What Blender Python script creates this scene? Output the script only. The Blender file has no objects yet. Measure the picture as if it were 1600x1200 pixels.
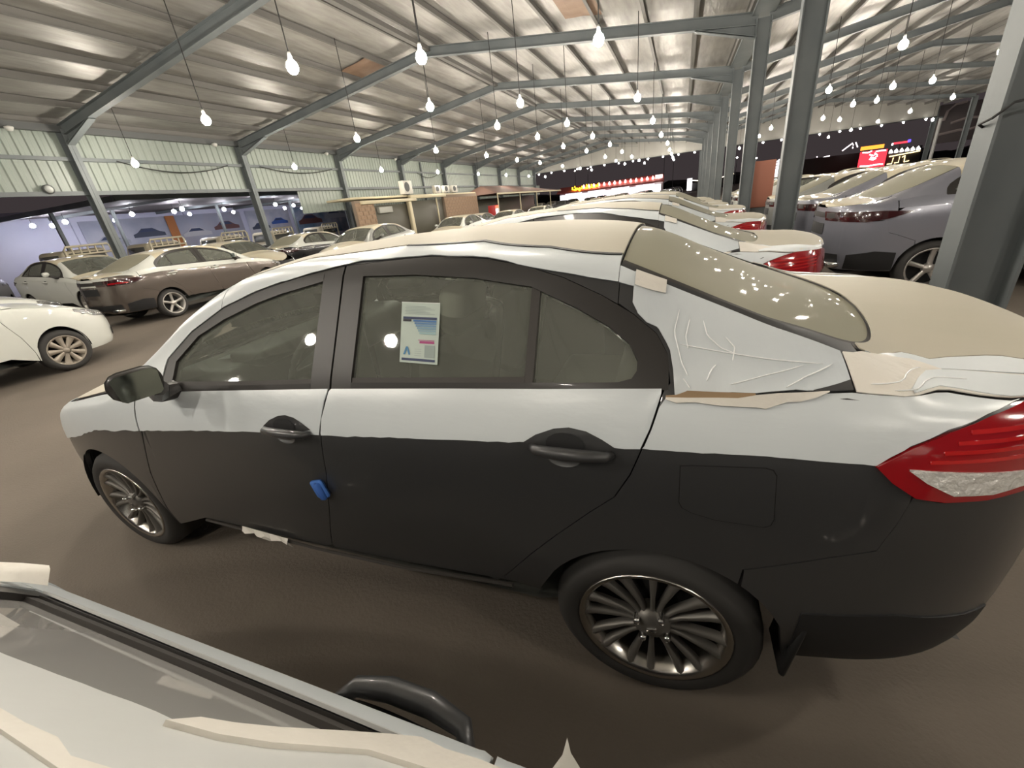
CAM_F = 637.077
CAM_POS = (1.338, -1.7156, 1.5637)
CAM_ROT = ((0.929841, 0.050768, -0.364443), (0.351576, -0.414843, 0.839226), (-0.108581, -0.908476, -0.403587))
import bpy, bmesh, math, random
import numpy as np
from mathutils import Vector, Matrix
random.seed(7)
PI = math.pi
scene = bpy.context.scene
COL = scene.collection

# ------------------------------------------------------------------ camera, sky, exposure
cam_data = bpy.data.cameras.new('camera')
cam = bpy.data.objects.new('camera', cam_data)
COL.objects.link(cam)
cam_data.sensor_fit = 'HORIZONTAL'
cam_data.sensor_width = 36.0
cam_data.lens = 36.0 * CAM_F / 1600.0
cam_data.clip_start = 0.03
cam_data.clip_end = 600
CR = CAM_ROT
cam.matrix_world = Matrix(((CR[0][0], -CR[0][1], -CR[0][2], CAM_POS[0]),
                           (CR[1][0], -CR[1][1], -CR[1][2], CAM_POS[1]),
                           (CR[2][0], -CR[2][1], -CR[2][2], CAM_POS[2]),
                           (0, 0, 0, 1)))
scene.camera = cam
world = bpy.data.worlds.new('night_sky')
scene.world = world
world.use_nodes = True
world.node_tree.nodes['Background'].inputs[0].default_value = (0.030, 0.024, 0.025, 1)
world.node_tree.nodes['Background'].inputs[1].default_value = 0.45
vs = scene.view_settings
vs.view_transform = 'Standard'
vs.look = 'None'
vs.gamma = 1.0
vs.use_curve_mapping = False
vs.exposure = 1.75
LAMP = 150.0          # radiance of the hanging bulbs

# ------------------------------------------------------------------ helpers: materials
def mat(name, col=(.5, .5, .5), rough=.5, metal=0., coat=0., spec=.5, emit=None, es=0., noise=None, bump=None, alpha=1.):
    m = bpy.data.materials.new(name)
    m.use_nodes = True
    nt = m.node_tree
    b = nt.nodes['Principled BSDF']
    b.inputs['Base Color'].default_value = (*col, 1)
    b.inputs['Roughness'].default_value = rough
    b.inputs['Metallic'].default_value = metal
    b.inputs['Specular IOR Level'].default_value = spec
    b.inputs['Coat Weight'].default_value = coat
    b.inputs['Coat Roughness'].default_value = .04
    b.inputs['Alpha'].default_value = alpha
    if emit:
        b.inputs['Emission Color'].default_value = (*emit, 1)
        b.inputs['Emission Strength'].default_value = es
    if noise or bump:
        tc = nt.nodes.new('ShaderNodeTexCoord')
    if noise:             # (scale, second colour, low, high[, stretch])
        mp = nt.nodes.new('ShaderNodeMapping')
        mp.inputs['Scale'].default_value = noise[4] if len(noise) > 4 else (1, 1, 1)
        nz = nt.nodes.new('ShaderNodeTexNoise')
        nz.inputs['Scale'].default_value = noise[0]
        nz.inputs['Detail'].default_value = 6
        rp = nt.nodes.new('ShaderNodeValToRGB')
        rp.color_ramp.elements[0].position = noise[2]
        rp.color_ramp.elements[1].position = noise[3]
        rp.color_ramp.elements[0].color = (*col, 1)
        rp.color_ramp.elements[1].color = (*noise[1], 1)
        nt.links.new(tc.outputs['Object'], mp.inputs[0])
        nt.links.new(mp.outputs[0], nz.inputs['Vector'])
        nt.links.new(nz.outputs['Fac'], rp.inputs[0])
        nt.links.new(rp.outputs[0], b.inputs['Base Color'])
    if bump:              # (scale, strength[, stretch])
        mp2 = nt.nodes.new('ShaderNodeMapping')
        mp2.inputs['Scale'].default_value = bump[2] if len(bump) > 2 else (1, 1, 1)
        n2 = nt.nodes.new('ShaderNodeTexNoise')
        n2.inputs['Scale'].default_value = bump[0]
        n2.inputs['Detail'].default_value = 4
        bp = nt.nodes.new('ShaderNodeBump')
        bp.inputs['Strength'].default_value = bump[1]
        bp.inputs['Distance'].default_value = .02
        nt.links.new(tc.outputs['Object'], mp2.inputs[0])
        nt.links.new(mp2.outputs[0], n2.inputs['Vector'])
        nt.links.new(n2.outputs['Fac'], bp.inputs['Height'])
        nt.links.new(bp.outputs[0], b.inputs['Normal'])
    return m

def glass(name, tint=(.62, .70, .66), refl=1.0, haze=None):
    """thin pane: see-through with a Fresnel reflection, optionally with a pale diffuse haze"""
    m = bpy.data.materials.new(name)
    m.use_nodes = True
    nt = m.node_tree
    nt.nodes.clear()
    out = nt.nodes.new('ShaderNodeOutputMaterial')
    tr = nt.nodes.new('ShaderNodeBsdfTransparent')
    tr.inputs[0].default_value = (*tint, 1)
    gl = nt.nodes.new('ShaderNodeBsdfGlossy')
    gl.inputs['Roughness'].default_value = .02
    gl.inputs[0].default_value = (refl, refl, refl, 1)
    fr = nt.nodes.new('ShaderNodeFresnel')
    fr.inputs[0].default_value = 1.52
    mx = nt.nodes.new('ShaderNodeMixShader')
    nt.links.new(fr.outputs[0], mx.inputs[0])
    nt.links.new(tr.outputs[0], mx.inputs[1])
    nt.links.new(gl.outputs[0], mx.inputs[2])
    last = mx
    if haze:              # (colour, share)
        df = nt.nodes.new('ShaderNodeBsdfDiffuse')
        df.inputs[0].default_value = (*haze[0], 1)
        m2 = nt.nodes.new('ShaderNodeMixShader')
        m2.inputs[0].default_value = haze[1]
        # dust lies under the gloss: base = mix(transparent, diffuse)
        nt.links.new(tr.outputs[0], m2.inputs[1])
        nt.links.new(df.outputs[0], m2.inputs[2])
        nt.links.new(m2.outputs[0], mx.inputs[1])
    nt.links.new(last.outputs[0], out.inputs[0])
    return m

def glow(name, col, s):
    m = bpy.data.materials.new(name)
    m.use_nodes = True
    nt = m.node_tree
    nt.nodes.clear()
    o = nt.nodes.new('ShaderNodeOutputMaterial')
    e = nt.nodes.new('ShaderNodeEmission')
    e.inputs[0].default_value = (*col, 1)
    e.inputs[1].default_value = s
    nt.links.new(e.outputs[0], o.inputs[0])
    return m

# ------------------------------------------------------------------ helpers: objects
def link(name, me, m=None, parent=None, loc=None, rot=None):
    o = bpy.data.objects.new(name, me)
    COL.objects.link(o)
    if m is not None and len(me.materials) == 0:
        me.materials.append(m)
    if parent is not None:
        o.parent = parent
    if loc is not None:
        o.location = loc
    if rot is not None:
        o.rotation_euler = rot
    return o

def pymesh(name, v, f, smooth=False):
    me = bpy.data.meshes.new(name)
    me.from_pydata([tuple(map(float, p)) for p in v], [], f)
    if smooth:
        me.polygons.foreach_set('use_smooth', [True] * len(me.polygons))
    me.update()
    return me

def tag(o, label=None, cat=None, group=None, kind=None):
    if label: o['label'] = label
    if cat: o['category'] = cat
    if group: o['group'] = group
    if kind: o['kind'] = kind
    return o

def empty(name, loc=(0, 0, 0), rz=0., label=None, cat=None, group=None, kind=None):
    o = bpy.data.objects.new(name, None)
    COL.objects.link(o)
    o.empty_display_size = .1
    o.location = loc
    o.rotation_euler = (0, 0, rz)
    return tag(o, label, cat, group, kind)

class MB:
    """collects simple solids into one mesh"""
    def __init__(s): s.v, s.f = [], []
    def add(s, v, f):
        n = len(s.v); s.v += [tuple(p) for p in v]; s.f += [tuple(i + n for i in q) for q in f]; return s
    def box(s, c, d, M=None):
        x, y, z = d[0] / 2, d[1] / 2, d[2] / 2
        v = [Vector((a * x, b * y, e * z)) for a in (-1, 1) for b in (-1, 1) for e in (-1, 1)]
        v = [(M @ p if M else p) + Vector(c) for p in v]
        return s.add(v, [(0, 1, 3, 2), (4, 6, 7, 5), (0, 4, 5, 1), (2, 3, 7, 6), (0, 2, 6, 4), (1, 5, 7, 3)])
    def beam(s, p0, p1, d, w, up=(0, 0, 1), t=.014):
        """I section between two points: depth d along up, flange width w"""
        p0, p1, up = Vector(p0), Vector(p1), Vector(up)
        a = (p1 - p0).normalized(); r = a.cross(up).normalized(); u = r.cross(a).normalized()
        h, q, k = d / 2, w / 2, t / 2
        sec = [(-q, -h), (q, -h), (q, -h + t), (k, -h + t), (k, h - t), (q, h - t), (q, h), (-q, h), (-q, h - t), (-k, h - t), (-k, -h + t), (-q, -h + t)]
        v = [p + r * x + u * y for p in (p0, p1) for x, y in sec]
        n = len(sec)
        f = [(i, (i + 1) % n, n + (i + 1) % n, n + i) for i in range(n)]
        f += [(0, 1, 2, 11), (11, 2, 3, 10), (10, 3, 4, 9), (9, 4, 5, 8), (8, 5, 6, 7)]
        f += [tuple(reversed([i + n for i in q_])) for q_ in [(0, 1, 2, 11), (11, 2, 3, 10), (10, 3, 4, 9), (9, 4, 5, 8), (8, 5, 6, 7)]]
        return s.add(v, f)
    def bar(s, p0, p1, w, h, up=(0, 0, 1)):
        p0, p1, up = Vector(p0), Vector(p1), Vector(up)
        a = (p1 - p0).normalized(); r = a.cross(up).normalized(); u = r.cross(a).normalized()
        v = [p + r * x * w / 2 + u * y * h / 2 for p in (p0, p1) for x, y in ((-1, -1), (1, -1), (1, 1), (-1, 1))]
        return s.add(v, [(0, 1, 5, 4), (1, 2, 6, 5), (2, 3, 7, 6), (3, 0, 4, 7), (3, 2, 1, 0), (4, 5, 6, 7)])
    def tube(s, pts, r, n=6, cap=True):
        pts = [Vector(p) for p in pts]
        rr = r if isinstance(r, (list, tuple)) else [r] * len(pts)
        base = len(s.v)
        for i, p in enumerate(pts):
            a = (pts[min(i + 1, len(pts) - 1)] - pts[max(i - 1, 0)]).normalized()
            up = Vector((0, 0, 1)) if abs(a.z) < .9 else Vector((1, 0, 0))
            x = a.cross(up).normalized(); y = x.cross(a).normalized()
            s.v += [tuple(p + (x * math.cos(2 * PI * k / n) + y * math.sin(2 * PI * k / n)) * rr[i]) for k in range(n)]
        for i in range(len(pts) - 1):
            for k in range(n):
                s.f.append((base + i * n + k, base + i * n + (k + 1) % n, base + (i + 1) * n + (k + 1) % n, base + (i + 1) * n + k))
        if cap:
            s.f.append(tuple(base + k for k in range(n))[::-1]); e = base + (len(pts) - 1) * n
            s.f.append(tuple(e + k for k in range(n)))
        return s
    def lathe(s, prof, n=24, axis='z', c=(0, 0, 0)):
        """prof: (radius, height) pairs"""
        base = len(s.v)
        for r, h in prof:
            for k in range(n):
                a = 2 * PI * k / n; x, y = r * math.cos(a), r * math.sin(a)
                p = (x, y, h) if axis == 'z' else (x, h, y)
                s.v.append((p[0] + c[0], p[1] + c[1], p[2] + c[2]))
        for i in range(len(prof) - 1):
            for k in range(n):
                q = (base + i * n + k, base + i * n + (k + 1) % n, base + (i + 1) * n + (k + 1) % n, base + (i + 1) * n + k)
                s.f.append(q if axis == 'z' else q[::-1])
        return s
    def mesh(s, name, smooth=False): return pymesh(name, s.v, s.f, smooth)
    def build(s, name, m, parent=None, smooth=False, loc=None, rot=None): return link(name, s.mesh(name, smooth), m, parent, loc, rot)

def rbox(name, c, d, m, parent=None, bev=.03, seg=2, M=None, fn=None):
    """a rounded box"""
    bm = bmesh.new()
    bmesh.ops.create_cube(bm, size=1)
    for v in bm.verts: v.co = Vector((v.co.x * d[0], v.co.y * d[1], v.co.z * d[2]))
    if fn:
        for v in bm.verts: v.co = Vector(fn(v.co))
    bmesh.ops.bevel(bm, geom=bm.edges[:], offset=bev, segments=seg, profile=.5, affect='EDGES')
    for v in bm.verts: v.co = (M @ v.co if M else v.co) + Vector(c)
    me = bpy.data.meshes.new(name)
    bm.to_mesh(me); bm.free()
    me.polygons.foreach_set('use_smooth', [True] * len(me.polygons))
    return link(name, me, m, parent)

TREE = {}
def tree_of(o):
    """children by parent, gathered once for each source"""
    if o.name not in TREE:
        d = {}
        for c in bpy.data.objects:
            if c.parent is not None: d.setdefault(c.parent.name, []).append(c)
        def grow(q): return [(c, c.name.split('.')[0], grow(c)) for c in d.get(q.name, [])]
        TREE[o.name] = grow(o)
    return TREE[o.name]
def copy_tree(o, loc=None, rz=None, skip=(), mp=None):
    """copies a thing with its parts and their sub-parts; mp gives the copy its own paint, the meshes stay shared"""
    c = o.copy(); COL.objects.link(c)
    if loc is not None: c.location = loc
    if rz is not None: c.rotation_euler = (0, 0, rz)
    def down(tree, par):
        for src, stem, sub in tree:
            if stem in skip: continue
            k = src.copy(); COL.objects.link(k); k.parent = par
            if mp and k.type == 'MESH' and k.material_slots:
                m = k.material_slots[0].material
                if m in mp: k.material_slots[0].link = 'OBJECT'; k.material_slots[0].material = mp[m]
            down(sub, k)
    down(tree_of(o), c)
    return c

def gz(y):
    """the lot drains away from the viewer: height of the ground"""
    return -.016 * min(max(y - 6., 0.), 22.)
# ------------------------------------------------------------------ materials
ORD = 'first second third fourth fifth sixth seventh eighth ninth tenth eleventh twelfth thirteenth fourteenth fifteenth sixteenth seventeenth eighteenth nineteenth twentieth'.split()
M = {}
M['floor'] = mat('dusty_asphalt', (.125, .104, .083), .85, noise=(.55, (.195, .164, .132), .3, .75), bump=(60, .25))
M['steel'] = mat('blue_grey_steel', (.118, .135, .142), .55, noise=(1.4, (.155, .172, .175), .35, .7))
M['steel_dark'] = mat('dark_steel', (.09, .095, .095), .6)
M['purlin'] = mat('grey_purlin', (.13, .125, .115), .6)
M['foil'] = mat('foil_insulation', (.37, .36, .335), .48, metal=.45, noise=(2.2, (.27, .26, .24), .35, .7, (3, .5, 1)), bump=(2.5, .55, (5, .5, 1)))
M['rust'] = mat('bare_brown_sheet', (.21, .13, .085), .7, noise=(2, (.28, .19, .13), .3, .7))
M['clad'] = mat('pale_cladding', (.25, .29, .255), .45, noise=(.7, (.30, .335, .30), .3, .7))
M['gable'] = mat('gable_sheet', (.33, .32, .29), .6, noise=(.5, (.38, .37, .34), .3, .7))
M['cord'] = mat('black_cord', (.02, .02, .02), .6)
M['socket'] = mat('lamp_socket', (.55, .55, .52), .4)
M['bulb'] = glow('lamp_light', (1.0, .92, .80), LAMP)
M['white_wall'] = mat('bluish_white_wall', (.52, .53, .70), .6, noise=(.4, (.60, .60, .74), .3, .7))

# ------------------------------------------------------------------ the shed: ground
nx, ny = 60, 70
xs = np.linspace(-75, 85, nx); ys = np.concatenate([np.linspace(-14, 30, 45), np.linspace(33, 150, 25)])
v = [(x, y, gz(y)) for y in ys for x in xs]
f = [(j * nx + i, j * nx + i + 1, (j + 1) * nx + i + 1, (j + 1) * nx + i) for j in range(ny - 1) for i in range(nx - 1)]
fl = link('floor', pymesh('floor', v, f, True), M['floor'])
tag(fl, 'dusty brown asphalt ground of the car yard', kind='structure')

XL, XR, XRIDGE, XR2 = -16.05, 3.05, -6.6, 22.6
FY = [6.93 + 5.76 * k for k in range(-2, 9)]          # frame lines at the left wall
SK = .6                                              # the frames run slightly askew
def fy(k, x): return FY[k] + SK * (x - XL) / (XR - XL) if x < XR else FY[k] + SK
def zr(x):                                           # underside of the roof slopes
    if x <= XRIDGE: return 5.0 + (x - XL) * 1.35 / (XRIDGE - XL)
    if x <= XR: return 6.35 - (x - XRIDGE) * 1.15 / (XR - XRIDGE)
    if x <= 12.9: return 5.2 + (x - XR) * 1.45 / (12.9 - XR)
    return 6.65 - (x - 12.9) * 1.3 / (XR2 - 12.9)

# steel columns and rafters
def tapered_col(name, x, y, z0, z1, d0, d1, w, out):
    """H column whose depth along x grows towards the top; out = side that stays plumb"""
    mb = MB(); t = .016
    for sgn in (-1, 1):
        xa0 = x + sgn * d0 / 2; xa1 = (x + sgn * d1 / 2) if sgn != out else xa0
        if out == 0: xa1 = x + sgn * d1 / 2
        mb.bar((xa0, y, z0), (xa1, y, z1), w, t, (1, 0, 0))
    mb.bar((x, y, z0), (x + ((d1 - d0) / 2 * -out), y, z1), t, (d0 + d1) / 2 - .01, (1, 0, 0))
    mb.box((x, y, z0 + .012), (d0 + .12, w + .1, .024))
    return mb.build(name, M['steel'])
for k in range(len(FY)):
    if k < 1: continue
    o = tapered_col('steel_column', XL, FY[k], gz(FY[k]) - .02, 5.0, .26, .34, .2, -1)
    tag(o, 'blue grey steel column of the left wall, %s from the near end' % ORD[k], kind='structure')
    o = tapered_col('steel_column', XR + .03, FY[k] + SK, gz(FY[k]) - .02, 5.2, .30, .34, .19, 0)
    tag(o, 'blue grey steel column between the two roof bays, %s from the near end' % ORD[k], kind='structure')
    for nm, (xa, xb) in (('rafter', (XL + .1, XRIDGE)), ('rafter', (XRIDGE, XR - .12))):
        mb = MB().beam((xa, fy(k, xa), zr(xa) - .02), (xb, fy(k, xb), zr(xb) - .02), .27, .19)
        # haunch plates at the eave and the ridge
        xe, di = (xa, 1) if xa < -10 else (xb, -1)
        mb.beam((xe, fy(k, xe), zr(xe) - .42), (xe + di * 1.5, fy(k, xe + di * 1.5), zr(xe + di * 1.5) - .16), .05, .19)
        mb.add([(xe, fy(k, xe), zr(xe) - .42), (xe + di * 1.5, fy(k, xe + di * 1.5), zr(xe + di * 1.5) - .13), (xe, fy(k, xe), zr(xe) - .1)], [(0, 1, 2)])
        o = mb.build(nm, M['steel'])
        tag(o, 'blue grey rafter of the main roof bay', kind='structure')
    for xa, xb in ((XR + .15, 12.9), (12.9, XR2)):
        o = MB().beam((xa, FY[k] + SK, zr(xa) - .02), (xb, FY[k] + SK, zr(xb) - .02), .27, .19).build('rafter', M['steel'])
        tag(o, 'blue grey rafter of the right roof bay', kind='structure')
    if k >= 4:
        o = tapered_col('steel_column', XR2, FY[k] + SK, gz(FY[k]) - .02, 5.3, .3, .34, .19, 0)
        tag(o, 'blue grey steel column at the far right edge of the shed', kind='structure')

# roof: foil blanket sagging between purlins, and the purlins below it
ceil = empty('ceiling', kind='structure', label='foil lined roof of the shed on steel purlins')
Y0, Y1 = -6.5, 53.4
def slope(xa, xb, n, name):
    px = [xa + (xb - xa) * (i + .25) / (n - .5) for i in range(n)]
    knots = [xa] + px + [xb]
    cols = []
    for a, b in zip(knots[:-1], knots[1:]):
        for j in range(6):
            t = j / 6; cols.append((a + (b - a) * t, .045 * math.sin(PI * t) ** 1.2))
    cols.append((xb, 0))
    rng = random.Random(int(xa * 10) + 5)
    yy = np.linspace(Y0, Y1, 122)
    v = []; nc = len(cols)
    ph = [rng.uniform(0, 6) for _ in range(nc)]
    for j, y in enumerate(yy):
        for i, (x, s) in enumerate(cols):
            w = .5 + .5 * math.sin(y * 2.1 + ph[i // 6] * 3) * math.sin(y * .83 + ph[i // 6])
            v.append((x, y, zr(x) + .30 - s * (.55 + .8 * w)))
    f = [(j * nc + i, (j + 1) * nc + i, (j + 1) * nc + i + 1, j * nc + i + 1) for j in range(len(yy) - 1) for i in range(nc - 1)]
    link(name, pymesh(name, v, f, True), M['foil'], ceil)
    for x in px:
        mb = MB(); z = zr(x) + .2
        mb.bar((x, Y0, z), (x, Y1, z), .02, .17); mb.bar((x + .03, Y0, z - .08), (x + .03, Y1, z - .08), .07, .014); mb.bar((x - .03, Y0, z + .08), (x - .03, Y1, z + .08), .07, .014)
        mb.build('purlin', M['purlin'], ceil)
slope(XL - .3, XRIDGE, 8, 'insulation_blanket')
slope(XRIDGE, XR, 8, 'insulation_blanket')
slope(XR, 12.9, 8, 'insulation_blanket')
slope(12.9, XR2 + .6, 8, 'insulation_blanket')
for x0, x1, y0, y1 in ((-12.2, -8.6, 1.2, 3.9), (-9.45, -8.3, 12.0, 13.5), (-1.9, -.9, 10.0, 12.4)):
    v = []
    for a in range(5):
        for b in range(5):
            x = x0 + (x1 - x0) * a / 4; y = y0 + (y1 - y0) * b / 4
            v.append((x, y, zr(x) + .225 + .012 * math.sin(a * 2 + b)))
    f = [(a * 5 + b, a * 5 + b + 1, a * 5 + b + 6, a * 5 + b + 5) for a in range(4) for b in range(4)]
    o = link('bare_roof_sheet', pymesh('bare_roof_sheet', v, f), M['rust'], ceil); o['label'] = 'brown patch where the foil is missing'
mb = MB().bar((XRIDGE, Y0, zr(XRIDGE) + .05), (XRIDGE, Y1, zr(XRIDGE) + .05), .16, .12)
mb.build('ridge_purlin', M['purlin'], ceil)
MB().bar((XR, Y0, 5.28), (XR, Y1, 5.28), .5, .02).bar((XR - .25, Y0, 5.36), (XR - .25, Y1, 5.36), .02, .18).bar((XR + .25, Y0, 5.36), (XR + .25, Y1, 5.36), .02, .18).build('valley_gutter', M['steel'], ceil)
MB().bar((XL + .02, Y0, 5.04), (XL + .02, Y1, 5.04), .12, .2).build('eave_beam', M['steel_dark'], ceil)

# left wall: ribbed cladding on girts, open below
wl = empty('wall_left', kind='structure', label='pale ribbed cladding of the left wall, open below')
def rib_panel(length, height, pitch=.25, dep=.035):
    prof = []
    n = int(length / pitch)
    for i in range(n):
        y = i * pitch
        prof += [(y, 0), (y + pitch * .42, 0), (y + pitch * .52, dep), (y + pitch * .84, dep), (y + pitch * .94, 0)]
    prof.append((length, 0))
    v = [(d, y, z) for z in (0, height) for y, d in prof]
    m_ = len(prof)
    return pymesh('cladding_panel', v, [(i, i + 1, m_ + i + 1, m_ + i) for i in range(m_ - 1)])
pm_hi, pm_lo, pm_xl = rib_panel(5.74, .82), rib_panel(5.74, .92), rib_panel(5.74, 1.05)
for k in range(0, len(FY) - 1):
    for pm, z in ((pm_hi, 4.24), (pm_lo, 3.3)):
        link('cladding_panel', pm, M['clad'], wl, (XL - .16, FY[k] + .01, z))
    if FY[k] > 12: link('cladding_panel', pm_xl, M['clad'], wl, (XL - .2, FY[k] + 2.6, 2.2))
    for z, h in ((4.24, .10), (3.29, .12)):
        MB().bar((XL - .06, FY[k], z), (XL - .06, FY[k + 1], z), .1, h).build('girt', M['steel'], wl)
    if k == 5: MB().bar((XL - .05, FY[k] + 2.6, 2.2), (XL - .05, FY[k] + 2.6, 4.9), .1, .1, (0, 1, 0)).build('girt_post', M['steel'], wl)
# sagging cables along the wall
for (ya, yb, z, sag) in ((8.0, 11.9, 4.22, .3), (13.4, 17.8, 4.22, .22), (26, 29, 4.2, .3)):
    pts = [(XL + .05, ya + (yb - ya) * t, z - sag * 4 * t * (1 - t)) for t in [i / 12 for i in range(13)]]
    o = MB().tube(pts, .018).build('cable', M['cord'])
    tag(o, 'black cable sagging below the cladding girt, %s span' % {8.0: 'first', 13.4: 'second', 26: 'far'}[ya], 'cable')

for i, (y, z) in enumerate(((5.69, 5.0), (11.51, 5.0), (17.5, 5.0), (23.5, 5.0))):
    t = tag(empty('eave_lamp', (XL + .22, y, z - .06)), 'small unlit white dome lamp under the left eave, %s from the near end' % ['first', 'second', 'third', 'fourth'][i], 'lamp', 'dome lamps under the eave')
    MB().lathe([(.001, -.11), (.06, -.095), (.095, -.04), (.10, .0), (.04, .02), (.001, .02)], 12).build('dome', M['socket'], t, True)
    MB().bar((-.2, 0, .03), (.02, 0, .03), .03, .03).build('bracket', M['steel_dark'], t)
t = tag(empty('wall_lamp', (XL + .02, 5.95, 3.41)), 'small round lamp fixed on the lower rail of the left wall', 'lamp')
MB().lathe([(.001, .10), (.07, .09), (.10, .03), (.11, -.02), (.001, -.03)], 14).build('lens', mat('lamp_lens_grey', (.55, .57, .55), .2), t, True, None, (0, PI / 2, 0))
MB().lathe([(.105, .03), (.13, .02), (.13, -.06), (.001, -.07)], 14).build('housing', M['steel_dark'], t, True, None, (0, PI / 2, 0))

# far gable sheet with its row of small lamps
gb = empty('wall_back', kind='structure', label='pale gable sheeting hanging under the far end of the roof')
def gable(xa, xm, xb, name):
    n = 24; v = []; xs_ = sorted(set([xa + (xb - xa) * i / n for i in range(n + 1)] + [xm]))
    for i, x in enumerate(xs_):
        d = .03 * (i % 2); v += [(x, 53.3 + d, 4.55), (x, 53.3 + d, zr(min(max(x, XL), XR2)) + .28)]
    link(name, pymesh(name, v, [(2 * i, 2 * i + 2, 2 * i + 3, 2 * i + 1) for i in range(len(xs_) - 1)]), M['gable'], gb)
gable(XL - .2, XRIDGE, XR, 'gable_sheet'); gable(XR, 12.9, XR2, 'gable_sheet')
MB().bar((XL, 53.25, 4.53), (XR2, 53.25, 4.53), .05, .06).build('gable_rail', M['steel'], gb)
ls = tag(empty('light_string', (0, 53.16, 4.42)), 'row of small white lamps along the bottom edge of the far gable', 'string lights')
MB().tube([(XL + .4, .06, .085), (XR2, .06, .085)], .03, 4).build('cable', M['cord'], ls)
sb = MB().lathe([(.001, -.1), (.07, -.05), (.085, 0), (.06, .05), (.001, .07)], 8).mesh('bulb', True)
sb.materials.append(glow('small_lamp_light', (1, .95, .88), 22))
for i in range(24):
    link('bulb', sb, None, ls, (XL + .6 + i * 1.62, 0, 0))

# ------------------------------------------------------------------ hanging lamps
bm_bulb = MB().lathe([(.001, -.095), (.045, -.087), (.078, -.050), (.09, 0), (.080, .045), (.052, .080), (.03, .1)], 14).mesh('bulb', True); bm_bulb.materials.append(M['bulb'])
bm_sock = MB().lathe([(.001, .2), (.022, .195), (.028, .17), (.034, .1), (.03, .095), (.001, .094)], 10).mesh('socket', True); bm_sock.materials.append(M['socket'])
def lamp(x, y, label, group, z=3.9, top=None):
    t = tag(empty('hanging_lamp', (x, y, z)), label, 'lamp', group)
    link('bulb', bm_bulb, None, t); link('socket', bm_sock, None, t)
    zt = (top if top is not None else zr(x) + .285) - z
    MB().tube([(0, 0, .19), (.004, .003, zt * .5), (0, 0, zt)], .010, 5).build('cord', M['cord'], t)
    return t
MAIN = [(-4.52, 4.58), (-8.3, 5.71), (-14.27, 7.49), (-2.77, 5.62), (-0.1, 6.96), (-8.17, 10.42), (-4.47, 8.7), (-13.71, 13.08), (-13.64, 18.81), (-2.7, 10.3), (0.01, 12.72), (-8.32, 15.51), (-4.4, 12.82), (-2.57, 14.88), (0.11, 18.07), (-13.5, 24.53), (-8.05, 20.12), (-4.28, 16.85), (-2.56, 19.67), (0.18, 23.89), (-4.45, 21.79), (-2.51, 24.59), (0.32, 29.5), (-8.12, 24.9), (-4.13, 26.2), (-2.6, 30.6), (-8.1, 29.6), (0.3, 35.5), (-4.1, 33.0), (0.3, 41.0), (0.3, 46.5), (-2.6, 37.0), (-8.1, 36.0), (-8.1, 43.0), (-13.6, 31.0), (-13.6, 37.0), (-13.6, 43.5), (-13.6, 49.5), (-8.1, 49.0), (-4.2, 39.5), (-4.2, 46.0), (-2.6, 43.5), (-2.6, 50.0), (.3, 51.5)]
rowname = {-13.8: 'along the left wall', -8.2: 'left of the ridge', -4.4: 'just right of the ridge', -2.6: 'over the middle of the right slope', .1: 'nearest the column row'}
cnt = {}
for x, y in sorted(MAIN, key=lambda q: q[1]):
    r = min(rowname, key=lambda q: abs(q - x)); n = cnt.get(r, 0); cnt[r] = n + 1
    lamp(x, y, '%s bulb from the near end in the row %s' % (ORD[n], rowname[r]), 'hanging bulbs of the main bay')
for x, y in ((-13.7, 1.7), (-8.2, .4), (-4.5, .3), (-2.7, 1.0), (0., 1.3), (-8.2, -4.8), (-4.5, -3.6), (-2.7, -3.6), (.05, -4.2), (-13.7, -4.)):
    lamp(x, y, 'bulb on a long cord over the unseen near end of the main bay', 'hanging bulbs over the viewer')
RIGHT = [(5.91, 12.61), (9.34, 16.29), (9.45, 20.29), (5.85, 18.08), (8.21, 24.02), (8.24, 20.01), (9.05, 24.01), (8.25, 28.83), (9.67, 31.41), (13.34, 28.25), (13.5, 33.13), (13.57, 38.03), (19.22, 45.11), (6.1, 24.9), (8.3, 33.94), (6.1, 35.22), (6.0, 30.0), (9.6, 39.0), (6.1, 41.0), (13.6, 43.5), (9.6, 45.5), (6.1, 47.), (13.6, 49.5), (19.2, 38.)]
rname = {6.0: 'nearest the columns', 8.25: 'in the second row', 9.5: 'in the third row', 13.5: 'under the ridge', 19.2: 'in the outer row'}
cnt = {}
for x, y in sorted(RIGHT, key=lambda q: q[1]):
    r = min(rname, key=lambda q: abs(q - x)); n = cnt.get(r, 0); cnt[r] = n + 1
    lamp(x, y, '%s right bay bulb from the near end %s' % (ORD[n], rname[r]), 'hanging bulbs of the right bay')
for x, y in ((5.9, 6.9), (5.9, 1.), (9.4, 10.5), (9.4, 5.), (14., 16.), (14., 8.), (19, 20.), (19., 30.), (5.9, -4.6), (9.4, -1.), (3.9 + 2., -2.)):  # last three hang out of view, added to brighten the nearest column
    lamp(x, y, 'unseen bulb on a cord over the near end of the right bay', 'bulbs over the near end of the right bay')
def smax(a,b,k):
    h=np.clip(.5+.5*(a-b)/k,0,1); return b+(a-b)*h+k*h*(1-h)
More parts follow.
